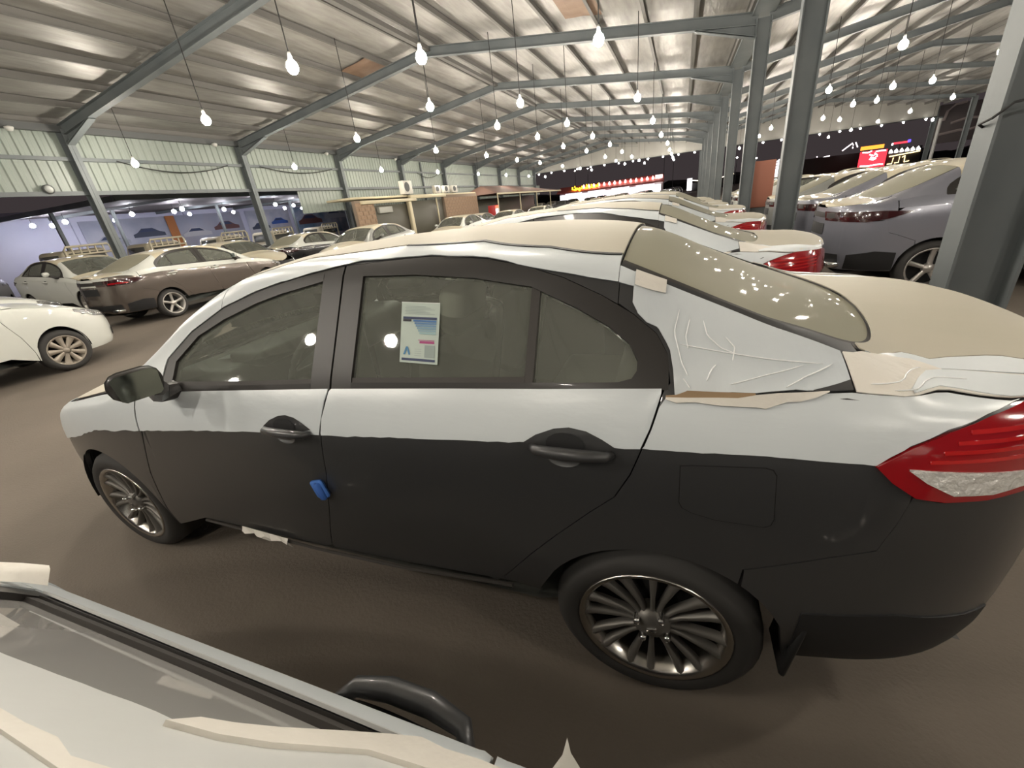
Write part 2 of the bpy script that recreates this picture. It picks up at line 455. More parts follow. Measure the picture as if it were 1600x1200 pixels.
class Shape:
    """implicit car body: x runs from nose (-) to tail (+), y lateral, z up"""
    def __init__(s,**k):
        s.__dict__.update(dict(cz=.75,k=.045,zb=[(-2.3,.19),(-1.7,.17),(-1.5,.2),(.9,.2),(1.5,.22),(1.75,.29),(2.3,.29)],ef=5.6,er=9.5,eq=2.3,W=1.0))
        s.__dict__.update(k)
    def I(s,t,x): 
        a=np.asarray(t,float); return np.interp(x,a[:,0],a[:,1])
    def sm(s,t,x):   # smooth (cubic hermite) interpolation
        a=np.asarray(t,float); X,Yv=a[:,0],a[:,1]; m=np.gradient(Yv,X)
        d=np.diff(Yv)/np.diff(X)
        m[1:-1]=np.where(d[:-1]*d[1:]<=0,0,2*d[:-1]*d[1:]/(d[:-1]+d[1:]+1e-12)); m[0]=d[0]; m[-1]=d[-1]
        x=np.clip(x,X[0],X[-1]); i=np.clip(np.searchsorted(X,x,side='right')-1,0,len(X)-2); h=X[i+1]-X[i]; t=(x-X[i])/h
        return (2*t**3-3*t**2+1)*Yv[i]+(t**3-2*t**2+t)*h*m[i]+(-2*t**3+3*t**2)*Yv[i+1]+(t**3-t**2)*h*m[i+1]
    def side(s,x,z):
        zb=s.sm(s.belt,x); d=zb-z
        w=s.sm(s.wprof,d)
        tg=s.sm(s.tumble,x)
        w=np.where(d<0,w+d*tg,w)
        L=np.where(x<0,s.sm(s.nose,z),s.sm(s.tail,z))
        q=np.clip(1-np.abs(x/L)**np.where(x<0,s.ef,s.er),0,None)
        return s.W*w*q**(1/s.eq)-np.where(np.abs(x)>L,np.abs(x)-L,0)
    def top(s,x,y):
        return s.sm(s.roof,x)-s.sm(s.crown,x)*(y/.6)**2
    def F(s,x,y,z):
        y=np.abs(y)
        a=smax(y-s.side(x,z),z-s.top(x,y),s.k)
        return smax(a,s.I(s.zb,x)-z,.05)
    def c(s,x): return np.interp(x,[-2.34,-2.0,-1.6,1.6,2.1,2.31],[.52,.62,.75,.75,.70,.66])
    def P(s,x,ph):
        x,ph=np.broadcast_arrays(np.asarray(x,float),np.asarray(ph,float)); cz=s.c(x)
        c,sn=np.cos(ph),np.sin(ph); lo=np.zeros(x.shape); hi=np.full(x.shape,1.6)
        for _ in range(18):
            m=.5*(lo+hi); f=s.F(x,m*c,cz+m*sn); lo=np.where(f<0,m,lo); hi=np.where(f<0,hi,m)
        r=.5*(lo+hi); return np.stack([x,-r*c,cz+r*sn],-1)
    def phi_at(s,x,z):
        """angle of the near side surface at height z"""
        x,z=np.broadcast_arrays(np.asarray(x,float),np.asarray(z,float))
        lo=np.zeros(x.shape); hi=np.full(x.shape,1.4)
        for _ in range(17):
            m=.5*(lo+hi); f=s.F(x,m,z); lo=np.where(f<0,m,lo); hi=np.where(f<0,hi,m)
        return np.arctan2(z-s.c(x),np.maximum(.5*(lo+hi),1e-4))
    def phi_y(s,x,y):
        x,y=np.broadcast_arrays(np.asarray(x,float),np.asarray(y,float))
        lo=s.c(x)+.02; hi=np.full(x.shape,1.7)
        for _ in range(17):
            m=.5*(lo+hi); f=s.F(x,y,m); lo=np.where(f<0,m,lo); hi=np.where(f<0,hi,m)
        return np.arctan2(.5*(lo+hi)-s.c(x),np.maximum(y,1e-4))
HERO=dict(
 belt=[(-2.3,.80),(-1.9,.90),(-1.2,.985),(-.6,1.02),(.3,1.075),(1.3,1.11),(1.9,1.10),(2.3,1.07)],
 wprof=[(-.6,.795),(0,.795),(.04,.82),(.1,.845),(.16,.858),(.22,.864),(.35,.866),(.55,.862),(.7,.848),(.8,.828),(.95,.785)],
 tumble=[(-2.3,2.5),(-1.2,1.6),(-.9,.9),(-.6,.66),(.2,.60),(.9,.62),(1.2,.78),(1.5,1.15),(1.75,2.2),(2.3,2.6)],
 nose=[(.15,2.24),(.3,2.32),(.5,2.34),(.65,2.31),(.8,2.24),(1.0,2.10),(1.5,1.9)],
 tail=[(.15,2.24),(.3,2.27),(.45,2.3),(.7,2.31),(.95,2.3),(1.1,2.29),(1.5,2.26)],
 roof=[(-2.35,.66),(-2.2,.72),(-2.0,.80),(-1.7,.905),(-1.4,.99),(-1.15,1.03),(-1.05,1.06),(-.8,1.20),(-.6,1.32),(-.4,1.403),(-.2,1.45),(0,1.467),(.2,1.474),(.5,1.477),(.8,1.47),(1.05,1.447),(1.22,1.415),(1.5,1.29),(1.72,1.19),(1.88,1.137),(2.05,1.128),(2.18,1.122),(2.26,1.105),(2.35,1.07)],
 crown=[(-2.3,.05),(-1.2,.045),(-.5,.05),(0,.035),(1,.04),(1.3,.045),(1.8,.035),(2.3,.05)])
# ------------------------------------------------------------------ car materials
def rgb(r, g, b): return tuple((c / 255.) ** 2.2 for c in (r, g, b))
M['film'] = mat('white_protective_film', (.68, .72, .735), .30, noise=(1.5, (.62, .66, .68), .35, .7), bump=(9, .08, (1, 1, 3)))
M['film_crinkled'] = mat('crinkled_white_film', (.56, .60, .625), .26, noise=(2.5, (.63, .665, .68), .35, .65), bump=(7, .30, (2.6, 1, .8)))
M['film_top'] = mat('cream_film', (.43, .40, .32), .62, spec=.3, noise=(1.2, (.495, .455, .37), .3, .7), bump=(9, .06))  # creamier tone than the side film, set on the upward faces
M['film_torn'] = mat('yellowed_film', (.70, .665, .60), .5, bump=(14, .4))
M['crease'] = mat('film_crease', (.86, .87, .87), .2)
M['brown_tape'] = mat('brown_tape', (.30, .20, .11), .6)
M['black'] = mat('black_plastic', (.012, .012, .013), .55)
M['trim'] = mat('black_gloss_trim', (.022, .0195, .0175), .42, coat=.06)
M['rubber'] = mat('rubber_seal', (.035, .03, .026), .6)
M['tyre'] = mat('tyre_rubber', (.038, .036, .034), .75)
M['rim'] = mat('gunmetal_alloy', (.17, .16, .145), .42, metal=.45)
M['rim_lip'] = mat('machined_lip', (.45, .43, .40), .25, metal=1.)
M['silver'] = mat('silver_alloy', (.50, .48, .45), .35, metal=.7)
M['hubcap'] = mat('dusty_hubcap', (.34, .30, .25), .45, metal=.4)
M['chrome'] = mat('chrome', (.75, .75, .75), .12, metal=1.)
M['paint_dark'] = mat('dark_grey_paint', (.042, .042, .043), .36, metal=.15, coat=.5)
M['paint_trunk'] = M['paint_dark']
M['red'] = mat('red_lamp_lens', (.31, .006, .010), .12, coat=1., emit=(1, .02, .02), es=.0)
M['red_facet'] = mat('bright_red_facets', (.52, .016, .016), .15, coat=1.)
M['clear'] = mat('clear_lamp_lens', (.80, .78, .74), .2, metal=.25, coat=1., bump=(60, .6))
M['headlight'] = mat('headlight_glass', (.25, .25, .25), .1, metal=.6, coat=1., bump=(40, .5))
M['glass'] = glass('window_glass', (.86, .92, .87), haze=((.36, .375, .32), .32))  # slight haze, its diffuse share raised to brighten the dim cabin windows
M['smoked'] = mat('smoked_lamp', (.035, .006, .007), .15, coat=1.)
M['glass_dark'] = glass('tinted_glass', (.30, .33, .31), haze=((.22, .22, .20), .45))
M['glass_near'] = glass('filmed_glass', (.40, .41, .40), haze=((.42, .41, .395), .80))
M['film_dull'] = mat('dull_film', (.55, .56, .545), .4, noise=(2, (.60, .605, .59), .3, .7), bump=(8, .12))
M['cup'] = mat('handle_cup_gloss', (.17, .17, .17), .18, metal=.3, coat=.8)
M['glass_dust'] = mat('dusty_glass', (.255, .245, .185), .62, spec=.08, coat=.10, noise=(1.3, (.29, .275, .21), .3, .7))
M['glass_wind'] = glass('windscreen_glass', (.66, .73, .67), haze=((.32, .33, .28), .30))
M['mirror'] = mat('mirror_face', (.50, .60, .58), .06, metal=1.)
M['seat'] = mat('grey_seat_cloth', (.27, .26, .22), .8)
M['seat_light'] = mat('beige_headlining', (.58, .56, .48), .8)
M['dash'] = mat('dash_plastic', (.075, .075, .068), .5)
M['plastic_bag'] = glass('plastic_seat_cover', (.80, .80, .78), 1.0)
M['well'] = mat('wheel_well', (.010, .010, .010), .9)
def paint(name, c, rough=.3, metal=.35): return mat(name, c, rough, metal, coat=.7)

def norms(S, P):
    e = 2e-3; x, y, z = P[..., 0], P[..., 1], P[..., 2]
    n = np.stack([S.F(x + e, y, z) - S.F(x - e, y, z), S.F(x, y + e, z) - S.F(x, y - e, z), S.F(x, y, z + e) - S.F(x, y, z - e)], -1)
    return n / (np.linalg.norm(n, axis=-1, keepdims=True) + 1e-12)

class C:
    """boundary of a panel: angle as a function of x; given as heights (z), as distances from the middle (y), or as an angle (p)"""
    def __init__(s, S, kind, pts, fn=None):
        s.S, s.kind, s.fn = S, kind, fn
        s.x = np.array([p[0] for p in pts], float) if not fn else np.array(pts, float)
        s.v = np.array([p[1] for p in pts], float) if not fn else None
    def val(s, x): return s.fn(x) if s.fn else np.interp(x, s.x, s.v)
    def phi(s, x):
        v = s.val(x)
        if s.kind == 'p': return v
        if s.kind == 'z': return s.S.phi_at(x, v)
        return s.S.phi_y(x, v)

def panel(S, name, m, parent, lo, hi, x0, x1, off=0., thick=.02, both=True, sym=False, warp=None, step=.035, wob=0., cap=(True, True), seed=1):
    """a sheet of the body between two boundary curves; sym: runs across the roof to the other side; both: also mirrored"""
    bx = sorted(set([x0, x1] + [float(q) for c in (lo, hi) if c is not None for q in c.x if x0 < q < x1]))
    xs = []
    for a, b in zip(bx[:-1], bx[1:]):
        n = max(1, int(math.ceil((b - a) / step))); xs += [a + (b - a) * i / n for i in range(n)]
    xs = np.array(xs + [bx[-1]])
    pl = lo.phi(xs); ph = hi.phi(xs) if hi is not None else np.full(xs.shape, PI / 2)
    if sym: ph = PI - pl
    ph = np.maximum(ph, pl)
    if wob:
        rg = np.random.RandomState(seed); w = np.interp(xs, np.linspace(xs[0], xs[-1], 40), rg.randn(40) * wob); pl = pl + w
    Ps = S.P(xs, pl); Pe = S.P(xs, ph)
    arc = np.max(np.abs(ph - pl)) * .85
    nr = max(2, int(math.ceil(arc / step)) + 1)
    t = np.linspace(0, 1, nr)
    PH = pl[:, None] + (ph - pl)[:, None] * t[None]
    X = np.repeat(xs[:, None], nr, 1)
    P = S.P(X, PH); N = norms(S, P)
    out = P + N * off
    inn = P + N * (off - thick)
    nx_ = len(xs); idx = lambda i, j: i * nr + j
    V = out.reshape(-1, 3); faces = []
    for i in range(nx_ - 1):
        for j in range(nr - 1):
            q = (idx(i, j), idx(i + 1, j), idx(i + 1, j + 1), idx(i, j + 1))
            faces.append(q)
    if thick:
        ring = [(i, 0) for i in range(nx_)] + [(nx_ - 1, j) for j in range(1, nr)] + [(i, nr - 1) for i in range(nx_ - 2, -1, -1)] + [(0, j) for j in range(nr - 2, 0, -1)]
        a = np.array([out[q] for q in ring]); b = np.array([inn[q] for q in ring])
        n0 = len(V); V = np.concatenate([V, a, b]); k = len(ring)
        for q in range(k): faces.append((n0 + (q + 1) % k, n0 + q, n0 + k + q, n0 + k + (q + 1) % k))
    # drop collapsed faces
    W = warp(V) if warp else V
    ff = []
    for q in faces:
        pts = W[list(q)]
        if np.linalg.norm(np.cross(pts[2] - pts[0], pts[3] - pts[1])) > 1e-8: ff.append(q)
    made = [link(name, pymesh(name, W, ff, True), m, parent)]
    if both and not sym:
        W2 = W * np.array([1, -1, 1]); made.append(link(name, pymesh(name, W2, [q[::-1] for q in ff], True), m, parent))
    return made

def face_panel(S, name, m, parent, end, ys, zlo, zhi, off=.004, warp=None, nz=6, both=False):
    """a sheet on the nose (end=-1) or tail (end=1): y columns, z rows"""
    ys = np.asarray(ys, float); t = np.linspace(0, 1, nz)
    zl = np.interp(ys, *np.array(zlo).T); zh = np.interp(ys, *np.array(zhi).T)
    Z = zl[:, None] + (zh - zl)[:, None] * t; Y = np.repeat(ys[:, None], nz, 1)
    lo = np.full(Y.shape, 1.2); hi = np.full(Y.shape, 2.6)
    for _ in range(34):
        mm = .5 * (lo + hi); f_ = S.F(end * mm, Y, Z); lo = np.where(f_ < 0, mm, lo); hi = np.where(f_ < 0, hi, mm)
    P = np.stack([end * .5 * (lo + hi), Y, Z], -1); P = P + norms(S, P) * off
    ny_ = len(ys); V = P.reshape(-1, 3); faces = []
    for i in range(ny_ - 1):
        for j in range(nz - 1):
            q = (i * nz + j, (i + 1) * nz + j, (i + 1) * nz + j + 1, i * nz + j + 1)
            faces.append(q if end > 0 else q[::-1])
    W = warp(V) if warp else V
    o = [link(name, pymesh(name, W, faces, True), m, parent)]
    if both: o.append(link(name, pymesh(name, W * np.array([1, -1, 1]), [q[::-1] for q in faces], True), m, parent))
    return o

# ------------------------------------------------------------------ wheels
def wheel(parent, x, side, r=.31, rr=.215, style='blades', tyre_w=.20, y=.845, detail=False, rot=.2):
    """one wheel: the tyre carries rim, spokes, hub and nuts; the outer face looks along side*y"""
    h = tyre_w
    T = MB().lathe([(rr - .01, -h), (rr + .03, -h - .004), (r - .03, -h + .002), (r - .006, -h + .02), (r, -h + .05), (r, -.05), (r - .006, -.02), (r - .03, .002), (rr + .05, .010), (rr + .012, .004), (rr, -.012)], 40, 'y')
    t = T.build('wheel', M['tyre'], parent, True, (x, side * y, r), (0, 0, 0 if side > 0 else PI))
    spoke_m = {'blades': M['rim'], 'cover': M['hubcap'], 'five': M['silver'], 'star': M['silver']}[style]
    lip = MB().lathe([(rr + .012, -.006), (rr + .013, .006), (rr + .004, .008), (rr - .008, -.004), (rr - .02, -.03), (rr - .035, -.10), (rr - .04, -h + .01)], 40, 'y')
    lip.build('rim', M['rim_lip'] if style == 'blades' else spoke_m, t, True)
    MB().lathe([(.001, -.11), (rr - .03, -.11), (rr - .03, -.12)], 24, 'y').build('brake_disc', M['well'], t)
    ns = {'blades': 16, 'cover': 9, 'five': 10, 'star': 5}[style]
    allsp = MB(); sp_mesh = None
    for k in range(ns):
        a = rot + 2 * PI * k / ns
        if style == 'blades': a += (.035 if k % 2 else -.035)
        if style == 'five': a += (.13 if k % 2 else -.13)
        r0, r1 = .045, rr - .006
        w0, w1 = {'blades': (.015, .026), 'cover': (.05, .085), 'five': (.026, .022), 'star': (.05, .06)}[style]
        d0, d1 = (-.022, -.004) if style != 'cover' else (-.004, .004)
        ca, sa = math.cos(a), math.sin(a)
        rows = [(r0, w0, d0 + .004), (r0 + .3 * (r1 - r0), w0, d0), (r0 + .8 * (r1 - r0), w1 * .9, (d0 + d1) / 2), (r1, w1, d1)]
        v = []
        for rad, w, d in rows:
            for e, dd in ((-.5, d - .025), (-.46, d - .002), (0, d + .003), (.46, d - .002), (.5, d - .025)):
                px, pz = rad, e * w
                v.append((px * ca - pz * sa, dd, px * sa + pz * ca))
        f = []
        for i in range(3):
            for j in range(4): f.append((i * 5 + j, (i + 1) * 5 + j, (i + 1) * 5 + j + 1, i * 5 + j + 1))
        if detail:
            link('spoke', pymesh('spoke', v, f, True), spoke_m, t)
        else: allsp.add(v, f)
    if not detail: allsp.build('spokes', spoke_m, t, True)
    MB().lathe([(.001, .004), (.03, .003), (.036, -.004), (.055, -.012), (.058, -.03), (.06, -.06)], 20, 'y').build('hub', spoke_m, t, True)
    if detail:
        for k in range(4):
            a = .5 + PI / 2 * k
            MB().lathe([(.001, .012), (.009, .010), (.011, 0), (.011, -.02)], 8, 'y', (.052 * math.cos(a), 0, .052 * math.sin(a))).build('lug_nut', M['chrome'], t, True)
        e = MB().tube([(-.014, .006, .010), (.012, .006, .004), (-.010, .006, -.003), (.014, .006, -.010)], .004, 5)
        e.build('wheel_emblem', M['chrome'], t)
    return t

# ------------------------------------------------------------------ the sedan: panel lines traced along its side
GAP_F = [(-.99, .36), (-.933, .593), (-.825, .825), (-.80, 1.0)]
GAP_M = [(.069, .377), (.14, .572), (.197, .76), (.22, .893), (.234, .962), (.262, 1.06)]
GAP_R = [(.80, .385), (.835, .425), (.943, .563), (1.032, .664), (1.13, .767), (1.199, .833), (1.238, .908), (1.264, .981), (1.287, 1.043), (1.307, 1.113)]
BELT = [(-.80, .995), (-.72, 1.0), (-.6, 1.004), (-.16, 1.035), (.263, 1.063), (.716, 1.088), (1.095, 1.106), (1.307, 1.114)]
DLO = [(-.74, 1.03), (-.665, 1.118), (-.531, 1.219), (-.347, 1.306), (-.166, 1.357), (-.03, 1.385), (.095, 1.406), (.254, 1.427), (.424, 1.433), (.58, 1.437), (.66, 1.434), (.8, 1.42), (.924, 1.397), (1.036, 1.362), (1.142, 1.314), (1.226, 1.268), (1.285, 1.225), (1.312, 1.185), (1.32, 1.15), (1.322, 1.116)]
FILMLO = [(-2.3, .55), (-1.95, .60), (-1.75, .655), (-1.42, .737), (-1.2, .80), (-.83, .833), (-.47, .87), (-.09, .90), (.22, .918), (.72, .952), (.98, .970), (1.26, .982), (1.53, .989), (1.731, .980)]
HOODGAP = [(-2.24, .70), (-2.1, .745), (-1.95, .785), (-1.69, .85), (-1.3, .924), (-1.18, .946), (-1.0, .978), (-.80, 1.0)]
WS_Y = [(-1.06, .60), (-.9, .625), (-.6, .575), (-.36, .53)]
RW_Z = [(1.185, 1.387), (1.234, 1.366), (1.394, 1.296), (1.545, 1.23), (1.698, 1.168), (1.755, 1.151)]
TRUNK = [(1.74, 1.150), (1.779, 1.133), (1.833, 1.116), (1.906, 1.10), (2.06, 1.089), (2.2, 1.075), (2.28, 1.06)]
LAMPHI = [(1.731, .979), (1.786, 1.016), (1.851, 1.044), (1.924, 1.062), (2.012, 1.074), (2.2, 1.07), (2.285, 1.03)]
LAMPLO = [(1.731, .977), (1.762, .944), (1.809, .909), (1.863, .898), (1.94, .897), (2.0, .904), (2.15, .915), (2.285, .935)]
SEAM = [(1.516, .651), (1.694, .729), (1.776, .758), (1.797, .834), (1.812, .908), (1.863, .895), (1.94, .894), (2.0, .901), (2.15, .912), (2.285, .93), (2.31, .93)]

def WPx(w, p): return tuple((w(np.array([p], float))[0]) if w else p)

def rear_edge(S, d=0.):
    out = []
    for x in np.linspace(1.185, 1.70, 22):
        out.append((x, float(S.phi_at(np.array([x]), np.array([np.interp(x, *np.array(RW_Z).T) + d]))[0])))
    y0 = float(-S.P(np.array([1.70]), np.array([out[-1][1]]))[0, 1])
    for x in np.linspace(1.71, 1.886, 26):
        t = (x - 1.70) / .186
        out.append((x, float(S.phi_y(np.array([x]), np.array([max(y0 * (1 - t ** 2.6) ** .6, 1e-4)]))[0])))
    return out

def car(name, loc, rz, label, cat, group, S, lower, upper, top, wheels='blades', r=.31, rr=.215, warp_fn=None, sx=1., film=False, detail=False, lamp='wedge', rear_glass=None, side_glass=None, wind=None, coarse=1.):
    root = empty(name, loc, rz, label, cat, group)
    w = warp_fn
    st = .045 * coarse
    ax = (-1.35, 1.305); ar = r + .042
    k = dict(warp=w, step=st)
    Z = lambda pts: C(S, 'z', pts)
    Yc = lambda pts: C(S, 'y', pts)
    def arch(xc, base, x0, x1):
        pts = sorted(set([p for p in np.linspace(xc - ar, xc + ar, 25)] + [x0, x1]))
        def fn(x):
            d = ar ** 2 - (x - xc) ** 2
            return np.where(d > 0, np.maximum(np.interp(x, *np.array(base).T), r + np.sqrt(np.clip(d, 0, None))), np.interp(x, *np.array(base).T))
        return C(S, 'z', pts, fn)
    sill = [(-2.3, .22), (-1.9, .22), (-1.0, .245), (-.70, .365), (0, .36), (.44, .375), (.86, .405), (1.6, .31), (2.3, .31)]
    low = [(-2.3, .21), (2.3, .23)]
    # --- painted side: fender, doors, quarter panel
    fa = arch(ax[0], sill, -1.8, -.8)
    fe_lo = lambda x: np.where(x < -.99, fa.val(x), np.interp(x, *np.array([(a - .003, b) for a, b in GAP_F]).T))
    panel(S, 'front_fender', lower, root, C(S, 'z', sorted(set(list(fa.x) + [p[0] for p in GAP_F])), fe_lo), Z([(-1.8, .82)] + HOODGAP[3:]), -1.8, -.806, **k)
    gapm = [(x - .002, z) for x, z in GAP_M]; gapm2 = [(x + .002, z) for x, z in GAP_M]
    def upto(base, gap):
        xs_ = sorted(set([p[0] for p in base] + [p[0] for p in gap] + list(np.linspace(gap[0][0], gap[-1][0], 12))))
        return xs_
    def fd_lo(x): return np.where(x < gapm[0][0], np.interp(x, *np.array(sill).T), np.interp(x, *np.array(gapm).T))
    def fd_hi(x): return np.minimum(np.interp(x, *np.array(BELT).T), np.where(x < -.80, np.interp(x, *np.array([(a + .004, b) for a, b in GAP_F]).T), 9))
    fd = panel(S, 'front_door', lower, root, C(S, 'z', upto(sill, gapm), fd_lo), C(S, 'z', upto(BELT, GAP_F), fd_hi), -.985, .255, **k)
    gr = [(x - .0015, z) for x, z in GAP_R]; gr2 = [(x + .002, z) for x, z in GAP_R]
    def rd_lo(x): return np.where(x < gr[0][0], np.interp(x, *np.array(sill).T), np.interp(x, *np.array(gr).T))
    def rd_hi(x): return np.minimum(np.interp(x, *np.array(BELT).T), np.where(x < gapm2[-1][0], np.interp(x, *np.array(gapm2).T), 9))
    rd = panel(S, 'rear_door', lower, root, C(S, 'z', upto(sill, gr), rd_lo), C(S, 'z', upto(BELT, gapm2), rd_hi), .074, 1.303, **k)
    al = arch(ax[1], sill, .8, 1.7)
    def q_lo(x): return np.where(x < 1.516, al.val(x), np.interp(x, *np.array(SEAM).T))
    def q_hi(x): return np.where(x < 1.31, np.interp(x, *np.array(gr2).T), np.where(x < 1.728, np.interp(x, [1.31, 1.5, 1.728], [1.14, 1.14, .99]), np.interp(x, *np.array(LAMPLO).T)))
    qx = sorted(set(list(al.x) + [p[0] for p in gr2] + [p[0] for p in SEAM] + [1.5, 1.7279, 1.7281, 1.731, 1.762, 1.809]))
    panel(S, 'quarter_panel', lower, root, C(S, 'z', qx, q_lo), C(S, 'z', qx, q_hi), .806, 1.808, **k)
    # --- bumpers
    fb = panel(S, 'front_bumper', lower if not film else lower, root, arch(ax[0], low, -2.33, -1.6), Z([(-2.34, .62), (-2.25, .66), (-1.8, .72), (-1.6, .66)]), -2.335, -1.62, **k)
    rl = arch(ax[1], [(1, .29), (2.3, .31)], 1.516, 2.3)
    panel(S, 'rear_bumper', lower, root, rl, Z([(1.52, .648)] + [(a, b - .004) for a, b in SEAM[1:]]), 1.52, 2.305, **k)
    panel(S, 'bumper_skirt', M['black'], root, Z([(1.64, .315), (2.2, .33)]), Z([(1.64, .52), (1.86, .545), (2.10, .50), (2.2, .48)]), 1.665, 2.10, off=.004 if film else .014, **k)
    # closing the shell: nose, tail
    face_panel(S, 'nose_face', lower, root, -1, np.linspace(-.55, .55, 14), [(-.6, .28), (.6, .28)], [(-.6, .69), (.6, .69)], .002, w)
    face_panel(S, 'grille', M['black'], root, -1, np.linspace(-.45, .45, 12), [(-.45, .56), (.45, .56)], [(-.45, .66), (0, .69), (.45, .66)], .012, w)
    face_panel(S, 'lower_grille', M['black'], root, -1, np.linspace(-.5, .5, 12), [(-.5, .30), (.5, .30)], [(-.5, .42), (.5, .42)], .012, w)
    for o in panel(S, 'headlight', M['headlight'] if not film else M['film'], root, Z([(-2.2, .62), (-2.0, .655), (-1.72, .775)]), Z([(-2.2, .675), (-2.0, .755), (-1.72, .815)]), -2.2, -1.72, off=.006, **k): pass
    # --- top: bonnet, roof, boot
    bon = panel(S, 'bonnet', lower if film else top, root, Z([(a, b + .006) for a, b in HOODGAP]), None, -2.22, -1.03, sym=True, **k)
    roof_lo = [(a, b + .002) for a, b in DLO if -.36 < a < 1.2] + [(1.21, 1.28)]
    panel(S, 'roof', lower if film else top, root, Z([(-.36, 1.302)] + roof_lo), None, -.355, 1.185, sym=True, **k)
    panel(S, 'windscreen_pillar', lower if film else upper, root, Z([(-1.04, .985), (-.80, 1.003), (-.74, 1.03), (-.665, 1.12), (-.531, 1.221), (-.347, 1.308)]), Yc(WS_Y), -1.04, -.36, **k)
    rpe = [(x, p) for x, p in rear_edge(S) if x < 1.75]
    panel(S, 'rear_pillar', lower if film else upper, root, Z([(1.187, 1.295), (1.226, 1.27), (1.285, 1.227), (1.312, 1.187), (1.324, 1.12), (1.5, 1.12), (1.74, 1.10)]), C(S, 'p', rpe), 1.187, 1.74, **k)
    bt = panel(S, 'boot_lid', lower if film else top, root, Z(TRUNK), None, 1.885, 2.285, sym=True, **k)
    panel(S, 'boot_shoulder', lower if film else upper, root, Z(TRUNK), C(S, 'p', rear_edge(S)[20:]), 1.742, 1.885, **k)
    panel(S, 'quarter_top', lower if film else upper, root, Z([(1.733, .981)] + LAMPHI[1:]), Z([(a, b - .003) for a, b in TRUNK]), 1.737, 2.28, **k)
    face_panel(S, 'boot_face', lower if film else upper, root, 1, np.linspace(-.56, .56, 14), [(-.6, .90), (.6, .90)], [(-.6, 1.05), (.6, 1.05)], .002, w)
    face_panel(S, 'tail_face', lower, root, 1, np.linspace(-.62, .62, 14), [(-.62, .36), (.62, .36)], [(-.62, .92), (.62, .92)], .001, w)
    face_panel(S, 'plate_recess', M['black'], root, 1, np.linspace(-.27, .27, 5), [(-.27, .72), (.27, .72)], [(-.27, .86), (.27, .86)], .006, w)
    # --- window frames and glass
    fr = M['trim']
    GF_t = [(-.60, 1.115), (-.483, 1.208), (-.334, 1.268), (-.157, 1.322), (-.023, 1.352), (.177, 1.386)]
    GF_b = [(-.60, 1.030), (-.161, 1.054), (.177, 1.077)]
    GR_t = [(.352, 1.395), (.563, 1.391), (.767, 1.374), (.950, 1.345)]
    GR_b = [(.352, 1.088), (.716, 1.105), (.950, 1.116)]
    GQ_t = [(.975, 1.334), (1.077, 1.29), (1.164, 1.246), (1.223, 1.205), (1.243, 1.172)]
    GQ_b = [(.975, 1.117), (1.094, 1.121), (1.20, 1.126), (1.232, 1.134), (1.243, 1.15)]
    for door, g_t, g_b, xa, xb, gm in ((fd, GF_t, GF_b, -.735, .262, None), (rd, GR_t, GR_b, .27, 1.31, GQ_t)):
        pass
    def sub(pts, a, b):
        arr = np.array(pts); xs_ = [a] + [p[0] for p in pts if a < p[0] < b] + [b]
        return [(x, float(np.interp(x, arr[:, 0], arr[:, 1]))) for x in xs_]
    def strips(nm, m_, rects, off=.001):
        for lo_, hi_, a, b in rects: panel(S, nm, m_, root, Z(sub(lo_, a, b)), Z(sub(hi_, a, b)), a, b, off=off, **k)
    strips('window_frame', fr, [(BELT, DLO, -.735, -.60), (GF_t, DLO, -.60, .177), (BELT, GF_b, -.60, .177), (BELT, DLO, .177, .262)])
    strips('window_frame', fr, [(BELT, DLO, .27, .352), (GR_t, DLO, .352, .950), (BELT, GR_b, .352, .950), ([(.95, 1.345), (.975, 1.334)], DLO, .950, .975), (BELT, [(.95, 1.116), (.975, 1.117)], .95, .975), (GQ_t, DLO, .975, 1.243), (BELT, GQ_b, .975, 1.243), (BELT, DLO, 1.243, 1.318)])
    strips('window_divider', M['rubber'], [([(.95, 1.116), (.975, 1.117)], [(.95, 1.345), (.975, 1.334)], .950, .975)], -.004)
    sg = side_glass or M['glass']
    strips('door_glass', sg, [(GF_b, GF_t, -.60, .177)], -.010)
    strips('door_glass', sg, [(GR_b, GR_t, .352, .950)], -.010)
    strips('quarter_glass', sg, [(GQ_b, GQ_t, .975, 1.243)], -.010)
    strips('window_seal', M['rubber'], [([(x, z) for x, z in GF_b], [(x, z + .014) for x, z in GF_b], -.60, .177), (GR_b, [(x, z + .014) for x, z in GR_b], .352, .950)], -.003)
    panel(S, 'windscreen', wind or M['glass_wind'], root, Yc(WS_Y), None, -1.03, -.358, off=-.006, sym=True, **k)
    rwp = rear_edge(S)
    rw = C(S, 'p', rwp)
    panel(S, 'rear_window', rear_glass or M['glass_dust'], root, rw, None, 1.188, 1.884, off=-.005, sym=True, warp=w, step=min(st, .03))
    panel(S, 'rear_window_seal', M['rubber'], root, rw, C(S, 'p', [(x, p + .022) for x, p in rwp]), 1.19, 1.875, off=-.003, warp=w, step=min(st, .03))
    # --- lamps
    if lamp == 'wedge':
        tl = panel(S, 'tail_lamp', M['red'], root, Z(LAMPLO), Z(LAMPHI), 1.732, 2.283, off=.010, **k)
        cl = panel(S, 'clear_lens', M['clear'], root, Z([(1.786, .972), (1.819, .946), (1.872, .915), (1.944, .912), (2.0, .922), (2.1, .936)]), Z([(1.786, .975), (1.848, .969), (2.0, .955), (2.1, .945)]), 1.787, 2.1, off=.014, **k)
        for i_ in range(4):
            z0 = .985 + .018 * i_
            panel(S, 'lamp_facet', M['red_facet'], root, Z([(1.80, z0), (2.15, z0 - .004)]), Z([(1.80, z0 + .007), (2.15, z0 + .004)]), 1.82 + .022 * i_, 2.15, off=.0115, thick=.004, **k)
    else:
